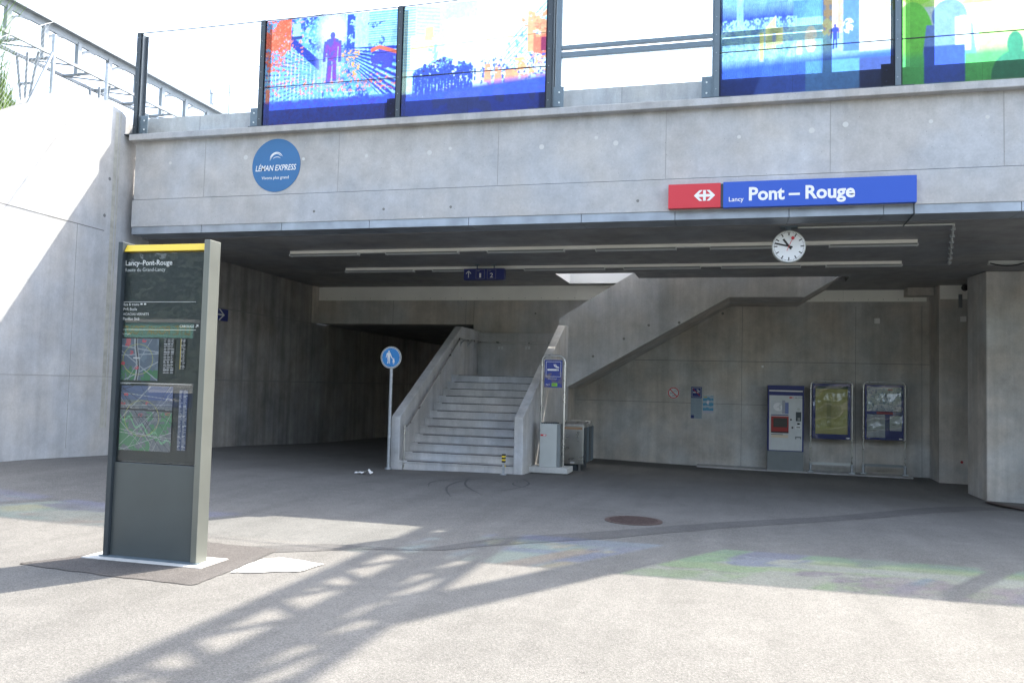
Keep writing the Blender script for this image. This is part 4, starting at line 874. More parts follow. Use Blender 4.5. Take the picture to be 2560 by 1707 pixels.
# ---- pedestrian sign
YB = 14.75
g = oy(890, 1076, YB); s_c = oy(898, 821, YB); rr = (oy(922, 821, YB).x - oy(875, 821, YB).x) / 2
pg = thing('pedestrian_sign', (g.x, YB, g.z), 'round blue sign of adult and child on a thin galvanised pole', 'road sign')
b = MB(); b.tube([(g.x, YB + .03, g.z - .02), (g.x, YB + .03, s_c.z + rr * .8)], .031, 14); b.tube([(g.x, YB + .03, g.z - .01), (g.x, YB + .03, g.z + .02)], .07, 14); b.build('pole', M['steelr'], pg)
px_ = g.x; b = MB(); b.disc((px_, s_c.z), rr, YB - .01, 56, 0, .012); di = b.build('disc', M['offwhite'], pg)
b = MB(); b.disc((px_, s_c.z), rr * .95, YB - .012, 56, 0, .001); b.build('dark_rim', M['black'], di)
b = MB(); b.disc((px_, s_c.z), rr * .90, YB - .0135, 56, 0, .001); b.build('white_rim', M['white'], di)
b = MB(); b.disc((px_, s_c.z), rr * .86, YB - .015, 56, 0, .001); b.build('blue_field', M['cyanb'], di)
def person_sign(b, cx, cz, h, y, dress=False):
    def P_(pts): b.prism([(cx + x * h, y, cz + z * h) for x, z in pts], (0, .001, 0))
    b.disc((cx, cz + .93 * h), .07 * h, y, 16, 0, .001)
    if dress: P_([(-.09, .84), (.09, .84), (.2, .32), (-.2, .32)]); P_([(-.11, .34), (-.03, .34), (-.03, 0), (-.10, 0)]); P_([(.03, .34), (.11, .34), (.1, 0), (.03, 0)]); P_([(-.09, .82), (-.24, .98), (-.28, .93), (-.12, .70)])
    else:
        P_([(-.12, .84), (.12, .84), (.14, .74), (.10, .46), (-.10, .46), (-.14, .74)]); P_([(-.11, .47), (-.01, .47), (-.02, .02), (-.13, .0), (-.08, .2)]); P_([(.01, .47), (.10, .47), (.10, .02), (.16, 0), (.04, 0)])
        P_([(-.12, .83), (-.14, .72), (-.2, .44), (-.25, .46), (-.19, .76)]); P_([(.12, .83), (.26, .50), (.34, .40), (.30, .36), (.20, .46), (.11, .68)])
b = MB(); person_sign(b, px_ - rr * .2, s_c.z - rr * .55, rr * 1.18, YB - .0165); person_sign(b, px_ + rr * .28, s_c.z - rr * .60, rr * .56, YB - .0168, True); b.build('pictogram', M['white'], di)
for k in range(4): an = k * math.pi / 2; b = MB(); b.disc((px_ + rr * .8 * math.cos(an), s_c.z + rr * .8 * math.sin(an)), .008, YB - .018, 8, 0, .002); b.build('bolt', M['black'], di)

# ---- smoking point
YM = 15.45
g0, g1 = oy(1213, 1085, YM), oy(1303, 1093, YM); zb0 = fz((g0.x + g1.x) / 2, YM)
zb0 = (g0.z + g1.z) / 2 - .01
sm = thing('smoking_stand', ((g0.x + g1.x) / 2, YM, zb0), 'steel hoop stand with blue smoking area notice and white ashtray box on a concrete slab', 'smoking stand')
b = MB(); b.box(g0.x, g1.x, YM, YM + .55, zb0 + .03, zb0 + .14); b.box(g0.x + .08, g1.x - .08, YM + .06, YM + .49, zb0 - .05, zb0 + .03); b.build('base_slab', M['bright'], sm, .01)
YH = YM + .2; xa, xb = oy(1243, 950, YH).x, oy(1295, 950, YH).x; zt2 = oy(1270, 817, YH).z; r = .11
arc = [(xa, YH, zb0 + .14)] + [(xa + r - r * math.cos(t), YH, zt2 - r + r * math.sin(t)) for t in np.linspace(0, math.pi / 2, 7)] + [(xb - r + r * math.sin(t), YH, zt2 - r + r * math.cos(t)) for t in np.linspace(0, math.pi / 2, 7)] + [(xb, YH, zb0 + .14)]
b = MB(); b.tube(arc, .022, 10); b.build('hoop_frame', M['steel'], sm)
q0, q1 = oy(1250, 889, YH - .02), oy(1292, 827, YH - .02)
def notice_bg(u, v):
    n = fbm(u, v, 4, 5, 77, 3); im = C3(u, (.03, .05, .26)); im = put(im, np.clip((n - .5) * 4, 0, 1) * (v < .6), (.16, .13, .16)); im = put(im, np.clip((n - .6) * 5, 0, .7) * (v > .5), (.08, .10, .34)); return im
nb = MB(); nb.box(q0.x, q1.x, YH - .02, YH, q0.z, q1.z); nt_ = nb.build('notice_board', M['navy2'], sm)
picture('notice_print', q0.x + .003, q1.x - .003, q0.z + .003, q1.z - .003, YH - .0215, 30, 40, notice_bg, M['print'], nt_)
wN, hN = q1.x - q0.x, q1.z - q0.z; yy = YH - .024
def frame_(b, x0, x1, z0, z1, t, y): 
    for q in ((x0, x1, z0, z0 + t), (x0, x1, z1 - t, z1), (x0, x0 + t, z0 + t, z1 - t), (x1 - t, x1, z0 + t, z1 - t)): b.box(q[0], q[1], y, y + .001, q[2], q[3])
def cigarette(b, cx, cz, s, y, m=0):
    b.box(cx - .5 * s, cx + .28 * s, y, y + .001, cz - .07 * s, cz + .07 * s, m); b.box(cx + .31 * s, cx + .36 * s, y, y + .001, cz - .07 * s, cz + .07 * s, m); b.box(cx + .40 * s, cx + .45 * s, y, y + .001, cz - .07 * s, cz + .07 * s, m)
    for dx in (0, .13):
        pts = [(cx + (.36 - dx) * s + .09 * s * 0, cz + .13 * s), (cx + (.40 - dx) * s - .14 * s, cz + .24 * s), (cx + (.05 - dx * .2) * s, cz + .28 * s), (cx + (-.02 + dx) * s, cz + .46 * s)]
        pts = [(cx + (.45 - dx) * s, cz + .14 * s), (cx + (.42 - dx) * s, cz + .22 * s), (cx + (.28 - dx) * s, cz + .26 * s), (cx + (.2 - dx) * s, cz + .34 * s), (cx + (.18 - dx) * s, cz + .46 * s)]
        for p0, p1 in zip(pts, pts[1:]):
            d = Vector((p1[0] - p0[0], 0, p1[1] - p0[1])).normalized(); n = Vector((-d.z, 0, d.x)) * s * .035
            b.prism([(p0[0] + n.x, y, p0[1] + n.z), (p1[0] + n.x, y, p1[1] + n.z), (p1[0] - n.x, y, p1[1] - n.z), (p0[0] - n.x, y, p0[1] - n.z)], (0, .001, 0), m)
b = MB(); cx = (q0.x + q1.x) / 2; frame_(b, cx - wN * .42, cx + wN * .42, q1.z - hN * .06 - wN * .84, q1.z - hN * .06, .006, yy); cigarette(b, cx, q1.z - hN * .36, wN * .68, yy); b.build('pictogram', M['white'], nt_)
lettering('Zone fumeurs', Vector((cx - wN * .28, yy + .001, q0.z + hN * .30)), Vector((cx + wN * .22, 0, 0)), M['offwhite'], nt_); lettering('Merci.', Vector((q0.x + wN * .1, yy + .001, q0.z + hN * .08)), Vector((q0.x + wN * .32, 0, 0)), M['white'], nt_)
b = MB(); b.box(cx - wN * .08, cx + wN * .24, yy, yy + .001, q0.z + hN * .04, q0.z + hN * .16); gs_ = b.build('green_sticker', M['green'], nt_)
lettering('Oui.', Vector((cx - wN * .05, yy - .001, q0.z + hN * .085)), Vector((cx + wN * .16, 0, 0)), M['black'], gs_)
xa2, xb2 = oy(1240, 1000, YM + .08).x, oy(1287, 1000, YM + .08).x; zt3 = oy(1262, 973, YM + .08).z
b = MB(); b.box(xa2, xb2 - .07, YM + .08, YM + .42, zb0 + .141, zt3); ab = b.build('ashtray_box', M['grey'], sm, .006)
b = MB(); b.box(xb2 - .069, xb2 - .01, YM + .10, YM + .40, zb0 + .141, zt3 - .01); b.build('side_channel', M['midgrey'], sm)
b = MB()
for i in range(7):
    for j in range(4): b.box(xa2 + .02 + i * .045, xa2 + .05 + i * .045, YM + .1 + j * .07, YM + .14 + j * .07, zt3 + .001, zt3 + .022)
b.build('stub_grid', M['anth'], ab)
b = MB(); z_ = oy(1250, 999, YM + .08).z; b.box(xa2 + .012, xa2 + .125, YM + .077, YM + .079, z_ - .016, z_ + .016); lg = b.build('red_label', M['red'], ab); railmark(xa2 + .09, z_, .05, YM + .075, M['white'], lg)

# ---- recycling bins
YBn = 16.75
g0 = oy(1340, 1082, YBn); gl = oy(1284, 1080, YBn); zt4 = oy(1325, 975, YBn).z; zg0 = g0.z
rb = thing('recycling_station', ((g0.x + gl.x) / 2, YBn, zg0), 'stainless steel recycling station beside the right stair parapet, behind the ashtray', 'recycling bin')
xL, xR = gl.x, g0.x - .01
D_ = 1.15
b = MB(); b.box(xL, xR, YBn, YBn + D_, zg0 + .13, zt4); bdv = b.build('body', M['steel'], rb, .012)
b = MB(); b.box(xL + .03, xR - .12, YBn + .05, YBn + D_ - .05, zg0 - .04, zg0 + .129); b.build('plinth', M['anth'], rb)
b = MB(); b.box(xR - .10, xR - .06, YBn + .01, YBn + .05, zg0 - .01, zg0 + .129); b.build('foot', M['steel'], rb)
b = MB(); b.box(xL, xR - .03, YBn - .004, YBn - .0005, zt4 - .10, zt4 - .05); b.build('wooden_edge', mat('copper_edge', (.35, .22, .13), .5), bdv)
b = MB(); z_ = oy(1315, 1062, YBn).z; b.box((xL + xR) / 2 - .02, (xL + xR) / 2 + .07, YBn - .004, YBn - .0005, z_ - .015, z_ + .015); b.build('label_plate', M['white'], bdv)
for k in range(4):
    ya = YBn + .02 + k * .285; b = MB(); b.box(xR + .001, xR + .02, ya, ya + .25, zg0 + .15, zt4 - .06); b.build('side_door', M['anthl'] if k % 2 else M['anth'], rb)
    b = MB(); b.prism([(xL + .03, ya, zt4 + .001), (xL + .03, ya + .25, zt4 + .001), (xL + .03, ya + .2, zt4 + .05), (xL + .03, ya + .05, zt4 + .05)], (xR - xL - .05, 0, 0)); b.build('lid', M['steel'], rb)

# ---- ticket machine
YM2 = YW - .36
a = oy(1760, 1079, YM2); c_ = oy(1841, 1083, YM2); zt5 = oy(1800, 886, YM2).z; x0, x1 = oy(1763, 980, YM2).x, oy(1846, 980, YM2).x; zg = (a.z + c_.z) / 2 + .0
tk = thing('ticket_machine', ((x0 + x1) / 2, YM2, zg), 'white and blue ticket machine with red framed screen against the rear wall', 'ticket machine')
W2 = x1 - x0; H2 = zt5 - zg
def mz(py): return oy(1800, py, YM2).z
def mx(px, py=980): return oy(px, py, YM2).x
b = MB(); b.box(x0, x1, YM2 + .01, YW - .02, zg - .03, mz(1036)); b.build('plinth', M['midgrey'], tk, .004)
b = MB(); b.box(x0, x1, YM2 + .005, YW - .02, mz(1036) + .001, zt5); b.build('cabinet', M['blue'] if False else M['navy'], tk, .006)
b = MB(); b.box(x0 + .035, x1 - .035, YM2 - .006, YM2 + .004, mz(1034), mz(908)); fp = b.build('front_panel', M['offwhite'], tk, .003)
b = MB(); b.box(x0 + .03, x1 - .03, YM2 - .05, YM2 - .0, mz(899), mz(896)); b.build('light_bar', M['white'], tk)
b = MB(); b.box(x0 - .004, x1 + .004, YM2 - .06, YM2 + .004, mz(894), zt5 + .01); b.build('canopy', M['navy'], tk, .004)
yq = YM2 - .007
def fb(name, a_, b_, m, th=.004, par=fp): q = MB(); q.box(mx(a_[0], a_[1]), mx(b_[0], b_[1]), yq - th, yq, mz(b_[1]), mz(a_[1])); return q.build(name, m, par)
def mach_map(u, v):
    n = fbm(u, v, 6, 5, 91, 3); im = C3(u, (.58, .60, .62)); im = put(im, ell(u, v, .4, .5, .28, .3) & (n > .4), (.8, .8, .82)); im = put(im, (u > .62) & (u < .8), (.35, .37, .42)); im = put(im, (u > .8) & (v < .85), (.16, .20, .42)); return im
p0, p1 = Vector((mx(1771), 0, mz(950))), Vector((mx(1811), 0, mz(919))); picture('zone_map', p0.x, p1.x, p0.z, p1.z, yq - .002, 40, 30, mach_map, M['print'], fp)
fb('blue_line', (1771, 952), (1811, 954), M['navy']); sf = fb('screen_frame', (1771, 956), (1811, 994), M['dred'], .02)
q = MB(); q.box(mx(1776), mx(1808), yq - .024, yq - .0205, mz(981), mz(960)); q.build('screen', mat('screen_dark', (.02, .025, .03), .15), sf)
q = MB(); q.box(mx(1771), mx(1811), yq - .022, yq - .0205, mz(994), mz(991)); q.build('sill', M['black'], sf)
fb('ticket_tray', (1771, 998), (1810, 1005), M['cream'], .008); fb('tray_slot', (1771, 997), (1798, 998.2), M['black'], .01)
cr_ = fb('card_reader', (1828, 945), (1840, 966), M['anth'], .015); q = MB()
for i in range(3):
    for j in range(3): q.box(mx(1832) + i * .02, mx(1832) + i * .02 + .013, yq - .018, yq - .0155, mz(964) + j * .022, mz(964) + j * .022 + .015)
q.build('keypad', M['grey'], cr_)
fb('note_slot', (1831, 970), (1837, 974), M['black']); sl_ = fb('slot_frame', (1827, 977), (1840, 983), M['white'], .01); fb('coin_slot', (1829, 979), (1838, 981), M['black'], .012); fb('small_slot', (1818, 979), (1822, 983), M['black']); fb('return_tray', (1826, 1001), (1840, 1007), M['midgrey'], .008); fb('return_label', (1829, 1004.5), (1838, 1006.5), M['white'], .010)
q = MB(); q.disc((mx(1816.5), mz(963)), .022, yq - .01, 18, 0, .01); q.build('button', M['black'], fp); q = MB(); q.disc((mx(1834), mz(939)), .035, yq - .002, 22, 0, .002); q.build('speaker_grille', M['grey'], fp)
rl = fb('red_label', (1813, 911), (1823, 914), M['red'], .003); railmark(mx(1820.3), (mz(911) + mz(914)) / 2, .045, yq - .005, M['white'], rl)
lettering('SBB CFF FFS', Vector((mx(1824.5), yq, mz(913.8))), Vector((mx(1843), 0, 0)), M['black'], fp)

# ---- two framed info boards
def board(pxs, top, base, panel, label, kind):
    Yb = YW - .42; xa, xb = oy(pxs[0], 980, Yb).x, oy(pxs[1], 980, Yb).x; zt = oy(sum(pxs) / 2, top, Yb).z; zg_ = oy(sum(pxs) / 2, base, Yb).z
    t = thing('information_board', ((xa + xb) / 2, Yb, zg_), label, 'information board', 'hoop framed notice boards by the rear wall'); r = .1
    arc = [(xa, Yb, zg_ + .18)] + [(xa + r - r * math.cos(k), Yb, zt - r + r * math.sin(k)) for k in np.linspace(0, math.pi / 2, 7)] + [(xb - r + r * math.sin(k), Yb, zt - r + r * math.cos(k)) for k in np.linspace(0, math.pi / 2, 7)] + [(xb, Yb, zg_ + .18)]
    b = MB(); b.tube(arc, .018, 10); b.build('hoop_frame', M['steel'], t)
    for x in (xa, xb): b = MB(); b.tube([(x, Yb, zg_ - .02), (x, Yb, zg_ + .2)], .033, 12); b.box(x - .06, x + .06, Yb - .05, Yb + .05, zg_ - .02, zg_ + .012); b.build('foot', M['steelr'], t)
    zc_ = oy(sum(pxs) / 2, base - 19, Yb).z; b = MB(); b.box(xa + .03, xb - .03, Yb - .012, Yb + .012, zc_ - .03, zc_ + .03); b.build('cross_bar', M['grey'] if kind == 0 else M['midgrey'], t)
    z0, z1 = oy(sum(pxs) / 2, panel[1], Yb).z, oy(sum(pxs) / 2, panel[0], Yb).z
    b = MB(); b.box(xa + .035, xb - .035, Yb - .02, Yb + .03, z0, z1); pn = b.build('panel', M['navy'], t, .004)
    Wd, Hh = xb - xa - .07, z1 - z0
    if kind == 0:
        def im0(u, v):
            n = fbm(u, v, 5, 6, 301, 4); im = C3(u, (.40, .36, .12)); im = put(im, (n > .5) * .35, (.50, .46, .22)); im = put(im, v > .95, (.03, .06, .05)); im = put(im, rect(u, v, .35, .5, .15, .7) * .4, (.14, .15, .06)); return im
        picture('yellow_timetable', xa + .035 + Wd * .08, xb - .035 - Wd * .08, z0 + Hh * .09, z1 - Hh * .05, Yb - .023, 40, 60, im0, M['print'], pn)
    else:
        def im1(u, v):
            n = fbm(u, v, 9, 6, 331, 4); im = C3(u, (.55, .57, .57)); im = put(im, (n > .5) * .5, (.42, .46, .48)); im = put(im, (fbm(u, v, 24, 18, 341, 2) > .62), (.22, .28, .36)); im = put(im, rect(u, v, .6, .75, .85, .93), (.4, .12, .10)); im = put(im, v > .95, (.5, .5, .5)); return im
        picture('network_map', xa + .035 + Wd * .05, xb - .035 - Wd * .06, z0 + Hh * .52, z1 - Hh * .04, Yb - .023, 60, 50, im1, M['print'], pn)
        im2 = lambda u, v: lines_img(u, v, 26, 3, (.40, .42, .43), (.27, .28, .3), 8)
        picture('timetable_sheet', xa + .035 + Wd * .05, xa + .035 + Wd * .52, z0 + Hh * .04, z0 + Hh * .46, Yb - .023, 30, 60, im2, M['print'], pn)
        picture('notice_sheet', xa + .035 + Wd * .64, xb - .035 - Wd * .05, z0 + Hh * .17, z0 + Hh * .44, Yb - .023, 24, 36, lambda u, v: put(C3(u, (.44, .46, .46)), rect(u, v, .2, .5, .4, .43), (.05, .05, .05)), M['print'], pn)
        b = MB(); b.box(xa + .035 + Wd * .3, xa + .035 + Wd * .72, Yb - .024, Yb - .0205, z0 + Hh * .465, z0 + Hh * .51); b.build('red_strip', M['dred'], pn)
    b = MB(); b.box(xa + .05, xb - .05, Yb - .034, Yb - .03, z0 + .01, z1 - .01); b.build('plastic_cover', M['wavy'], t)
    b = MB(); b.box(xb - .035 - Wd * .12, xb - .035 - Wd * .03, Yb - .037, Yb - .035, z0 + .02, z0 + .045); b.build('white_label', M['white'], pn)
board((1862, 1957), 876, 1084, (881, 1008), 'hoop framed board with a yellow sheet under glossy plastic, next to the ticket machine', 0)
board((1983, 2079), 878, 1088, (884, 1010), 'hoop framed navy board with grey map and white notices, farther from the ticket machine', 1)

# ---- wall notices
Yn = YW
c_ = oy(1547, 902, Yn); rr = .145
t = thing('prohibition_sign', (c_.x, Yn, c_.z - rr), 'round white sign with red ring and slash on the rear wall', 'sign')
b = MB(); b.disc((c_.x, c_.z), rr, Yn - .006, 40, 0, .004); dd = b.build('disc', M['offwhite'], t)
b = MB(); n = 40; vs = []
for k in range(n): a = 2 * math.pi * k / n; vs += [(c_.x + rr * .95 * math.cos(a), Yn - .0075, c_.z + rr * .95 * math.sin(a)), (c_.x + rr * .80 * math.cos(a), Yn - .0075, c_.z + rr * .80 * math.sin(a))]
b.add(vs, [(2 * k, 2 * k + 1, (2 * k + 3) % (2 * n), (2 * k + 2) % (2 * n)) for k in range(n)]); b.bar((c_.x - rr * .6, Yn - .0085, c_.z + rr * .6), (c_.x + rr * .6, Yn - .0085, c_.z - rr * .6), .001, .022)
b.build('red_ring', M['red'], dd)
b = MB(); b.box(c_.x - .09, c_.x - .01, Yn - .0078, Yn - .0065, c_.z - .02, c_.z + .0); b.box(c_.x - .03, c_.x + .05, Yn - .0078, Yn - .0065, c_.z - .08, c_.z - .05); b.tube([(c_.x + .01, Yn - .008, c_.z + .04), (c_.x + .05, Yn - .008, c_.z + .06), (c_.x + .09, Yn - .008, c_.z + .03)], .008, 5); b.build('pictogram', M['textgrey'], dd)
p0, p1 = oy(1586, 961, Yn), oy(1613, 888, Yn); ww, hh_ = p1.x - p0.x, p1.z - p0.z
t = thing('no_smoking_notice', ((p0.x + p1.x) / 2, Yn, p0.z), 'tall pale notice topped by a navy no smoking square on the rear wall', 'notice')
picture('notice_sheet', p0.x, p1.x, p0.z, p1.z, Yn - .004, 30, 70, lambda u, v: put(lines_img(u, v, 40, 2, (.26, .33, .38), (.22, .28, .33), 12), (v < .015) | (v > .985), (.4, .4, .42)), M['print'], t)
b = MB(); b.box(p0.x + .01, p1.x - .01, Yn - .007, Yn - .0045, p1.z - ww * 1.02, p1.z - .008); nsq = b.build('navy_square', M['navy'], t)
b = MB(); cx, cz = (p0.x + p1.x) / 2, p1.z - ww * .52; frame_(b, cx - ww * .4, cx + ww * .4, cz - ww * .4, cz + ww * .4, .006, Yn - .0085); cigarette(b, cx, cz, ww * .62, Yn - .0085); b.build('pictogram', M['offwhite'], nsq)
b = MB(); b.bar((cx - ww * .33, Yn - .0095, cz + ww * .3), (cx + ww * .33, Yn - .0095, cz - ww * .3), .001, .02); b.build('red_slash', M['dred'], nsq)
b = MB(); b.box(p0.x + .01, p0.x + ww * .3, Yn - .007, Yn - .0045, p0.z + .012, p0.z + .09); b.build('small_square', M['navy'], t)
p0, p1 = oy(1614, 948, Yn), oy(1639, 909, Yn)
t = thing('event_poster', ((p0.x + p1.x) / 2, Yn, p0.z), 'small blue and white banded poster right of the no smoking notice', 'poster')
def post_img(u, v):
    n = fbm(u, v, 4, 8, 401, 4); b_ = np.sin(v * 22 + 4 * (n - .5)); im = C3(u, (.10, .32, .50)); im = put(im, np.clip(b_ * 3, 0, 1) * .8, (.45, .52, .60)); im = put(im, v < .14, (.5, .48, .55)); im = put(im, rect(u, v, .05, .4, .88, .95), (.5, .42, .15)); im = put(im, ell(u, v, .5, .62, .13, .12) & (n > .45), (.75, .7, .72)); return im
picture('poster_print', p0.x, p1.x, p0.z, p1.z, Yn - .005, 30, 44, post_img, M['print'], t)
# small boxes on the walls
def wbox(px0, py0, px1, py1, Yv, m, name, label, cat, th=.06, group=None):
    a, c_ = oy(px0, py1, Yv), oy(px1, py0, Yv); b = MB(); b.box(a.x, c_.x, Yv - th, Yv - .001, a.z, c_.z); o = single(b.build(name, m, None, .004)); tag(o, label, cat, group); return o
wbox(2008, 731, 2020, 743, YW, M['white'], 'junction_box', 'square white box high on the rear wall above the boards', 'junction box', group='white boxes on the underpass walls')
wbox(2205, 727, 2218, 739, YP, M['white'], 'junction_box', 'square white box on the wall pier below the black camera', 'junction box', group='white boxes on the underpass walls')
wbox(1749, 839, 1754, 844, YW, M['white'], 'wall_sensor', 'tiny white square sensor on the rear wall above the ticket machine', 'sensor', .03)
a = oy(2209, 1061, YP); b = MB(); b.disc((a.x, a.z), .03, YP - .01, 16, 0, .009); tag(single(b.build('marker_disc', M['dred'])), 'small red disc low on the wall pier beside the right pillar', 'marker')
q = oy(2216, 662, YP - .2)
cm = thing('security_camera', (q.x, YP, q.z), 'black dome camera on a white bracket at the top of the wall pier', 'camera')
b = MB(); b.tube([(q.x - .02, YP - .3, q.z), (q.x + .03, YP - .12, q.z + .03)], .075, 16); b.disc((q.x, q.z), .06, YP - .33, 16, 0, .03); b.build('camera_head', M['black'], cm, .01)
b = MB(); b.box(q.x - .09, q.x - .02, YP - .08, YP - .031, q.z - .42, q.z - .12); b.build('bracket', M['midgrey'], cm)
b = MB(); b.box(q.x - .02, q.x + .02, YP - .14, YP - .031, q.z - .02, q.z + .05); b.build('arm', M['midgrey'], cm)

# ---- tape post at the foot of the stairs
q = oy(1156, 1090, YST - .25); b_ = oy(1157, 1050, YST - .25)
tp = thing('marker_post', (q.x, YST - .25, q.z), 'short steel post wrapped in black and yellow tape at the foot of the stairs', 'post')
b = MB(); b.box(q.x - .018, q.x + .018, YST - .262, YST - .238, q.z - .02, b_.z); b.box(q.x - .05, q.x + .05, YST - .29, YST - .21, q.z - .02, q.z + .012); b.build('stake', M['steelr'], tp)
b = MB()
for k in range(5): b.box(q.x - .03, q.x + .032, YST - .275 - .002 * k, YST - .225, b_.z - .09 + k * .03, b_.z - .062 + k * .03, k % 2)
b.prism([(q.x + .02, YST - .27, b_.z - .1), (q.x + .05, YST - .27, b_.z - .17), (q.x + .03, YST - .265, b_.z - .17)], (0, .004, 0), 1)
b.build('warning_tape', [M['black'], M['yellow']], tp)
# ---- manhole
mh = og(1455, 1196); b = MB(); RA = .33
b.tube([(mh.x, mh.y, mh.z - .03), (mh.x, mh.y, mh.z + .010)], RA, 40); b.tube([(mh.x, mh.y, mh.z + .0101), (mh.x, mh.y, mh.z + .013)], RA - .035, 40)
for k in range(-5, 6): 
    h_ = math.sqrt(max(0, (RA - .05) ** 2 - (k * .05) ** 2)); b.box(mh.x - h_, mh.x + h_, mh.y + k * .05 - .008, mh.y + k * .05 + .008, mh.z + .0131, mh.z + .017)
tag(single(b.build('manhole_cover', M['rust'])), 'round rusty iron manhole cover set in the shaded asphalt', 'manhole cover')
# ---- litter
q = og(836, 1089); b = MB(); vs = []; r5 = random.Random(4)
for j in range(4):
    for i in range(7): vs.append((q.x - .14 + i * .047 + r5.uniform(-.012, .012), q.y - .08 + j * .05 + r5.uniform(-.012, .012), q.z + .008 + r5.uniform(0, .045) + (.04 if i in (4, 5) else 0)))
b.add(vs, [(j * 7 + i, j * 7 + i + 1, (j + 1) * 7 + i + 1, (j + 1) * 7 + i) for j in range(3) for i in range(6)]); tag(single(b.build('paper_litter', M['white'])), 'crumpled white paper lying on the asphalt left of the stairs', 'litter')
# ---- drain plate by the pillar
p0 = [og(2276, 1153), og(2400, 1175), og(2400, 1183), og(2262, 1154)]; b = MB(); b.prism([(p.x, p.y, p.z + .004) for p in p0], (0, 0, .012)); tag(single(b.build('drain_channel', M['rust'])), 'narrow rusty drain channel at the foot of the right pillar', 'drain')

# ============================================================ above and behind
# embankment behind the wing wall
b = MB(); pr = [wpt(p.y, p.z - .12, -.5) for p in prof] + [wpt(ye, 5.85, -.5)]
far = [Vector((p.x - 25, p.y, p.z + .6)) for p in pr]; n = len(pr)
b.add(pr + far, [(i, i + 1, n + i + 1, n + i) for i in range(n - 1)]); tag(b.build('embankment', mat('embankment_soil', (.10, .12, .05), .9, noise=.3, nscale=3)), kind='structure')
# grass tufts
def grassmat():
    return mat('grass_blade', (.16, .26, .06), .6, noise=.4, nscale=1.5)
b = MB(); r5 = random.Random(11)
gr0 = ow(0, 250); 
for k in range(5200):
    y = r5.uniform(prof[0].y - .2, ow(80, 250).y) ; dz = r5.random()
    base = wpt(y, 0, -r5.uniform(.35, 1.3)); zb_ = np.interp(y, [p.y for p in prof], [p.z for p in prof]) - .1
    f = max(.12, min(1, (ow(92, 250).y - y) / .62)); h_ = (r5.uniform(.3, .95) if k % 9 else r5.uniform(.9, 1.6)) * f * 1.9; ln = r5.uniform(-.25, .35) * h_; ly = r5.uniform(-.3, .3) * h_; w_ = r5.uniform(.004, .009)
    p0 = Vector((base.x, base.y, zb_)); p1 = p0 + Vector((ln * .3, ly * .3, h_ * .6)); p2 = p0 + Vector((ln, ly, h_))
    d = Vector((0, w_, 0)) if k % 2 else Vector((w_, .004, 0)); b.add([p0 - d, p0 + d, p1 + d * .7, p1 - d * .7, p2], [(0, 1, 2, 3), (3, 2, 4)])
tag(b.build('grass', grassmat()), 'tall green grass growing on top of the wing wall', 'grass', kind='stuff')
# fence on the wall
fe = thing('wire_fence', ow(140, 212), 'galvanised wire mesh fence with braced posts on top of the wing wall', 'fence')
def wtop(p): return ow(*p)
A = ow(142, 213); top_ = ow(147, 80); B_ = ow(264, 250); topb = ow(268, 145)
b = MB(); b.tube([wpt(A.y, A.z - .2, -.2), wpt(A.y, top_.z, -.2)], .032, 10); b.tube([wpt(A.y, top_.z, -.2), wpt(A.y, top_.z + .02, -.2)], .036, 10); b.build('post', M['steelr'], fe)
F_ = ow(78, 246); b = MB(); b.tube([wpt(F_.y, F_.z - .1, -.2), wpt(A.y, ow(142, 113).z, -.2)], .024, 8); b.build('brace', M['steelr'], fe)
b = MB(); b.tube([wpt(B_.y, B_.z - .2, -.2), wpt(B_.y, topb.z, -.2)], .03, 10); b.build('post', M['steelr'], fe)
C_ = ow(-160, 330); b = MB(); b.tube([wpt(C_.y, C_.z - .2, -.2), wpt(C_.y, C_.z + 1.6, -.2)], .032, 10); b.build('post', M['steelr'], fe)
b = MB()
def meshpanel(y0, y1):
    zA = lambda y: float(np.interp(y, [p.y for p in prof], [p.z for p in prof])) + .03
    H_ = 1.15; s = .09; n = int((y1 - y0) / s) + 14
    for sg in (1, -1):
        for k in range(-14, n + 14):
            ys_ = y0 + k * s; pts = []
            for m_ in range(0, 9):
                y = ys_ + sg * H_ * m_ / 8
                if y0 <= y <= y1: pts.append(wpt(y, zA(y) + H_ * m_ / 8, -.2))
            if len(pts) > 1: b.tube(pts, .0022, 3, caps=False)
    ysr = np.linspace(y0, y1, 8)
    b.tube([wpt(y, zA(y) + H_, -.2) for y in ysr], .004, 4)
meshpanel(C_.y, A.y); b.build('wire_mesh', M['steelr'], fe)

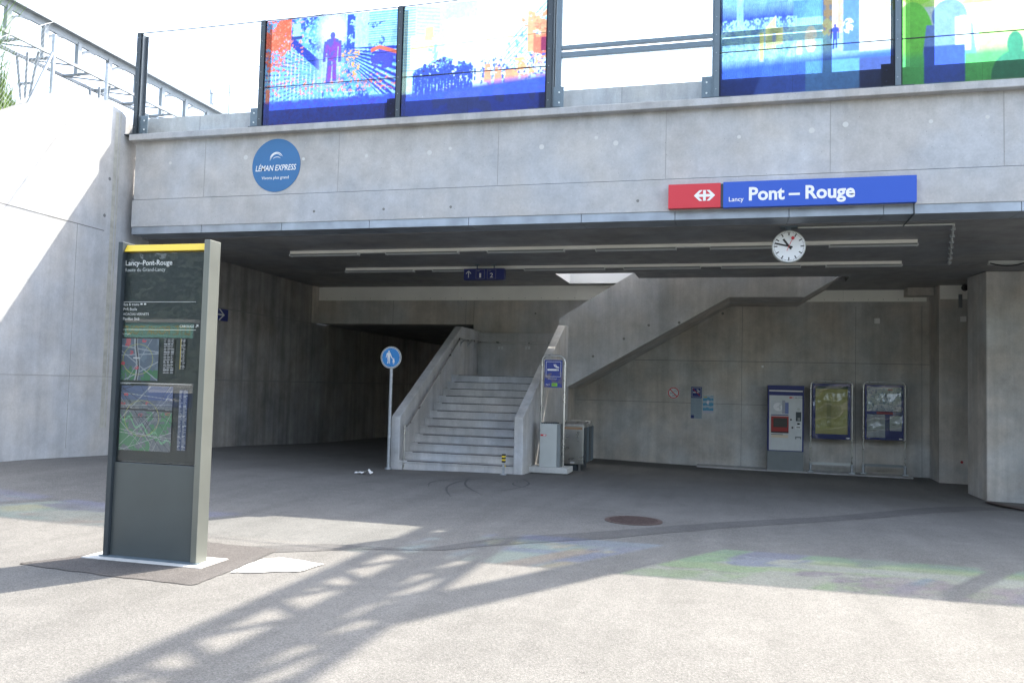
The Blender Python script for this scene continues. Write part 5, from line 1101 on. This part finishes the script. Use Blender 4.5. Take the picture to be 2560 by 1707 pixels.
# overhead gantries (run across the tracks, along Y)
def gantry(xc, z0, ya, yb, label, wd=.9, dp=1.0, posts=(), group='steel catenary gantries above the tracks', step=1.15, hang=(), light=False):
    g_ = thing('catenary_gantry', (xc, ya, z0), label, 'gantry', group); s = -1
    tb = MB(); bb = MB(); b = MB()
    if light:
        tb = bb = b; b.box(xc - .16, xc + .16, ya, yb, z0 + dp - .10, z0 + dp); b.box(xc - .03, xc + .03, ya, yb, z0 + dp - .26, z0 + dp - .099)
    else:
        for sx in (-1, 1): tb.box(xc + sx * wd / 2 - .09, xc + sx * wd / 2 + .09, ya, yb, z0 + dp - .12, z0 + dp)
        for y in np.arange(ya + .5, yb, 1.9): tb.box(xc - wd / 2, xc + wd / 2, y - .04, y + .04, z0 + dp - .1, z0 + dp - .02)
    cw = .03 if light else .06
    for sx in (-1, 1): bb.box(xc + sx * wd / 2 - cw, xc + sx * wd / 2 + cw, ya, yb, z0, z0 + .07)
    if not light:
        for y in np.arange(ya + .5, yb, 1.9): bb.box(xc - wd / 2, xc + wd / 2, y - .04, y + .04, z0 + .01, z0 + .06)
        tb.build('top_chord', M['steelg'], g_); bb.build('bottom_chord', M['steelg'], g_)
    n = int((yb - ya) / step)
    for k in range(n + 1):
        y = ya + k * step
        if light:
            b.box(xc - .05, xc + .05, y - .06, y + .06, z0 + .02, z0 + dp - .2); b.bar((xc - wd / 2, y, z0 + .04), (xc + wd / 2, y, z0 + .04), .05, .05)
            if k < n: b.bar((xc - wd / 2, y, z0 + .03), (xc + wd / 2, y + step * .5, z0 + .03), .03, .03)
            arc = [(xc, y + .06 + .5 * (1 - math.cos(t)), z0 + dp - .25 - .30 * (1 - math.sin(t))) for t in np.linspace(0, math.pi / 2, 6)]
            for a0, a1 in zip(arc, arc[1:]): b.bar(a0, a1, .05, .05)
            continue
        for sx in (-1, 1):
            x = xc + sx * wd / 2; b.box(x - .03, x + .03, y - .04, y + .04, z0 + .06, z0 + dp - .11)
        if k < n: b.bar((xc - wd / 2, y, z0 + dp - .06), (xc + wd / 2, y + step, z0 + dp - .06), .09, .09); b.bar((xc - wd / 2, y, z0 + .04), (xc - wd / 2, y + step, z0 + dp - .1), .09, .09); b.bar((xc + wd / 2, y + step, z0 + .04), (xc + wd / 2, y, z0 + dp - .1), .09, .09)
    b.build('beam_frame' if light else 'lattice', M['steelg'], g_)
    for y in hang:
        b = MB()
        for dx, dy in ((-.3, 0), (.0, 0), (.3, 0)): b.tube([(xc + dx, y + dy, z0), (xc + dx * .25, y, z0 - 1.25)], .03, 6)
        b.bar((xc - .22, y, z0 - .7), (xc + .22, y, z0 - .7), .04, .05); b.tube([(xc, y, z0 - 1.2), (xc, y, z0 - 2.0)], .045, 8); b.build('hanger_mast', M['steelg'], g_)
    for (x, y) in posts: b = MB(); b.box(x - .17, x + .17, y - .17, y + .17, 5.2, z0 + dp); b.build('mast', M['steelg'], g_)
    return g_
g1 = oz(240, 108, 9.6)
gq = oz(240, 190, 8.75)
gantry(g1.x - .1, 8.6, 7, 60, 'long steel gantry running back over the tracks at the upper left', wd=.8, dp=1.0, step=1.0, light=True, hang=(oz(75, 120, 8.6).y, oz(232, 200, 8.6).y, 34.0))
gantry(2.1, 11.4, 6.0, 17.6, 'steel lattice gantry high above the bridge whose shadow crosses the forecourt', wd=.55, dp=1.1, posts=((2.72, 13.6),), step=.95)
# far masts and wires
for (px, y0p, y1p, lab) in ((487, 215, 262, 'far catenary mast with a thick head seen through the first clear pane'), (528, 195, 262, 'thin far pole seen through the first clear pane, right of the mast')):
    p = oy(px, y0p, 60); b = MB(); b.tube([(p.x, 60, 4), (p.x, 60, p.z)], .16 if px == 487 else .07, 8)
    if px == 487: b.box(p.x - .3, p.x + .3, 59.9, 60.1, p.z - 1.3, p.z - .9); b.box(p.x - .1, p.x + .1, 59.8, 60.2, p.z, p.z + .3)
    tag(single(b.build('track_mast', M['steelr'])), lab, 'mast', 'masts beyond the tracks')
for k, (pa_, pb_, lab) in enumerate((((0, 140), (2352, -250), 'upper contact wire'), ((0, 205), (1300, 60), 'middle catenary wire'), ((0, 235), (900, 175), 'lower catenary wire'))):
    a, c_ = oy(*pa_, 24 + 3 * k), oy(*pb_, 24 + 3 * k); d = (c_ - a); a2 = a - d * .3; c2 = c_ + d * .3
    b = MB(); b.tube([a2.lerp(c2, t) + Vector((0, 0, -.25 * math.sin(math.pi * t))) for t in np.linspace(0, 1, 14)], .011, 5)
    tag(b.build('overhead_wire', M['anthl']), lab + ' crossing the sky above the glass', 'wire', 'overhead wires')

# ============================================================ the far side of the forecourt (seen only as reflections)
def leafy(name, loc, H_, R_, seed, label):
    r = random.Random(seed); t = thing(name, loc, label, 'tree', 'trees facing the station'); x, y, z = loc
    b = MB(); b.tube([(x, y, z - .2), (x + .1, y, z + H_ * .3), (x, y + .1, z + H_ * .6)], .22, 10, r2=.09)
    for k in range(7): a = k * .9; b.tube([(x, y, z + H_ * (.25 + .05 * k)), (x + math.cos(a) * R_ * .6, y + math.sin(a) * R_ * .6, z + H_ * (.45 + .06 * k))], .07, 6, r2=.02)
    b.build('trunk', mat('bark', (.09, .07, .05), .9, noise=.3), t)
    b = MB(); cl_ = [(r.gauss(0, .5) * R_ * .8, r.gauss(0, .5) * R_ * .8, r.uniform(.12, .98) * H_) for _ in range(70)]
    for cx, cy, cz in cl_:
        for q_ in range(70):
            px_, py_, pz_ = x + cx + r.gauss(0, .55), y + cy + r.gauss(0, .55), z + cz + r.gauss(0, .45); s = r.uniform(.10, .22)
            u = Vector((r.gauss(0, 1), r.gauss(0, 1), r.gauss(0, 1))).normalized(); v = u.orthogonal().normalized()
            p = Vector((px_, py_, pz_)); b.add([p - u * s, p + v * s * .6, p + u * s, p - v * s * .6], [(0, 1, 2, 3)])
    b.build('crown', LEAF[seed % 2], t)
LEAF = [mat('leaf_dark', (.035, .075, .022), .6, noise=.4, nscale=2), mat('leaf_light', (.055, .10, .03), .6, noise=.4, nscale=2)]
for k, (x, y, h_) in enumerate(((-22, -14, 11), (-17, -16, 12), (-12.5, -15, 10.5), (-8, -17, 12), (-2, -18, 11), (5, -17, 10), (11, -19, 12))):
    leafy('tree', (x, y, 0), h_, 3.4, k, ['broad', 'tall', 'bushy', 'dense', 'round', 'low', 'wide'][k] + ' leafy tree opposite the station behind the camera, ' + ['leftmost', 'second', 'third', 'fourth', 'fifth', 'sixth', 'rightmost'][k] + ' of the row')
b = MB(); vs = []; r5 = random.Random(3)
for i in range(61):
    x = -75 + 2.5 * i; h0 = 8.6 + 1.0 * math.sin(i * .37) + r5.uniform(-.5, .5)
    vs += [(x, -24, -.5), (x, -27 + r5.uniform(-.6, .6), h0 * .55), (x, -32 + r5.uniform(-1, 1), h0), (x, -60, h0 + 1)]
b.add(vs, [(4 * i + j, 4 * i + j + 1, 4 * i + j + 5, 4 * i + j + 4) for i in range(60) for j in range(3)], 0, True)
tag(b.build('added_backdrop', mat('backdrop_green', (.05, .066, .042), .9, noise=.6, nscale=.9)), kind='structure')  # unseen backdrop added to close bright sky gaps in the totem reflection
# teal ticket shelter board reflected in the totem
def mirror(px, py, Yr):
    d = ray(px, py); p = oy(px, py, YT + .005); d2 = Vector((d.x, -d.y, d.z)); return p + d2 * ((Yr - p.y) / d2.y)
YR2 = -8.0
m0, m1, m2_, m3 = mirror(262, 775, YR2), mirror(440, 775, YR2), mirror(262, 740, YR2), mirror(440, 741, YR2)
kb = thing('bus_shelter', ((m0.x + m1.x) / 2, YR2 - .5, 0), 'bus shelter with a teal roof board across the forecourt, mirrored in the totem glass', 'bus shelter')
xa, xb = min(m0.x, m1.x) - .3, max(m0.x, m1.x) + .0
za, zb_ = (m0.z + m1.z) / 2, (m2_.z + m3.z) / 2
b = MB(); b.box(xa, xb, YR2 - .06, YR2, za, zb_); fb_ = b.build('roof_board', M['teal'], kb)
b = MB(); b.box(xa - .1, xb + .1, YR2 - 1.8, YR2 + .06, zb_ + .001, zb_ + .09); b.build('roof', M['bright'], kb)
for x in (xa + .1, xb - .1): b = MB(); b.box(x - .05, x + .05, YR2 - 1.6, YR2 - 1.5, 0, zb_); b.build('post', M['anthl'], kb)
def letter_back(txt, x0, x1, z, y, m, parent, hgt):
    """lettering facing +Y"""
    o = lettering(txt, Vector((-x1, 0, z)), Vector((-x0, 0, z)), m, parent, bold=.015, th=0, align_h=hgt)
    me = o.data; off = WORLD[parent.name]
    for v in me.vertices: v.co.x, v.co.y = -(v.co.x + off.x) - off.x, y - off.y
    me.flip_normals() if hasattr(me, 'flip_normals') else None
    return o
letter_back('LITÉ, POUR TOUTES E', xa + .05, xb - .05, za + (zb_ - za) * .2, YR2 + .003, M['yellow'], fb_, (zb_ - za) * .6)
n0, n1 = mirror(340, 903, YR2 + .5), mirror(440, 880, YR2 + .5)
bs = thing('transport_kiosk', ((n0.x + n1.x) / 2, YR2 + .2, 0), 'pale transport kiosk sign board standing in front of the bus shelter', 'kiosk')
zA_, zB_ = mirror(390, 902, YR2 + .5).z, mirror(390, 880, YR2 + .5).z
b = MB(); b.box(min(n0.x, n1.x), max(n0.x, n1.x) + .0, YR2 + .44, YR2 + .5, zA_, zB_); kk = b.build('sign_board', M['white'], bs)
letter_back('transports publics genevois', min(n0.x, n1.x) + .05, max(n0.x, n1.x) - .05, zA_ + (zB_ - zA_) * .3, YR2 + .503, M['textgrey'], kk, (zB_ - zA_) * .42)
zC_ = mirror(390, 935, YR2 + .5).z
b = MB(); b.box(min(n0.x, n1.x), max(n0.x, n1.x), YR2 + .44, YR2 + .5, max(.2, zC_), zA_ - .002); k2 = b.build('lower_board', M['navy2'], bs)
u0, u1 = mirror(381, 920, YR2 + .5).x, mirror(416, 920, YR2 + .5).x
letter_back('unireso', min(u0, u1), max(u0, u1), mirror(398, 922, YR2 + .5).z, YR2 + .503, M['white'], k2, .12)
for x in (min(n0.x, n1.x) + .05, max(n0.x, n1.x) - .05): b = MB(); b.box(x - .03, x + .03, YR2 + .38, YR2 + .439, 0, zB_); b.build('post', M['anthl'], bs)
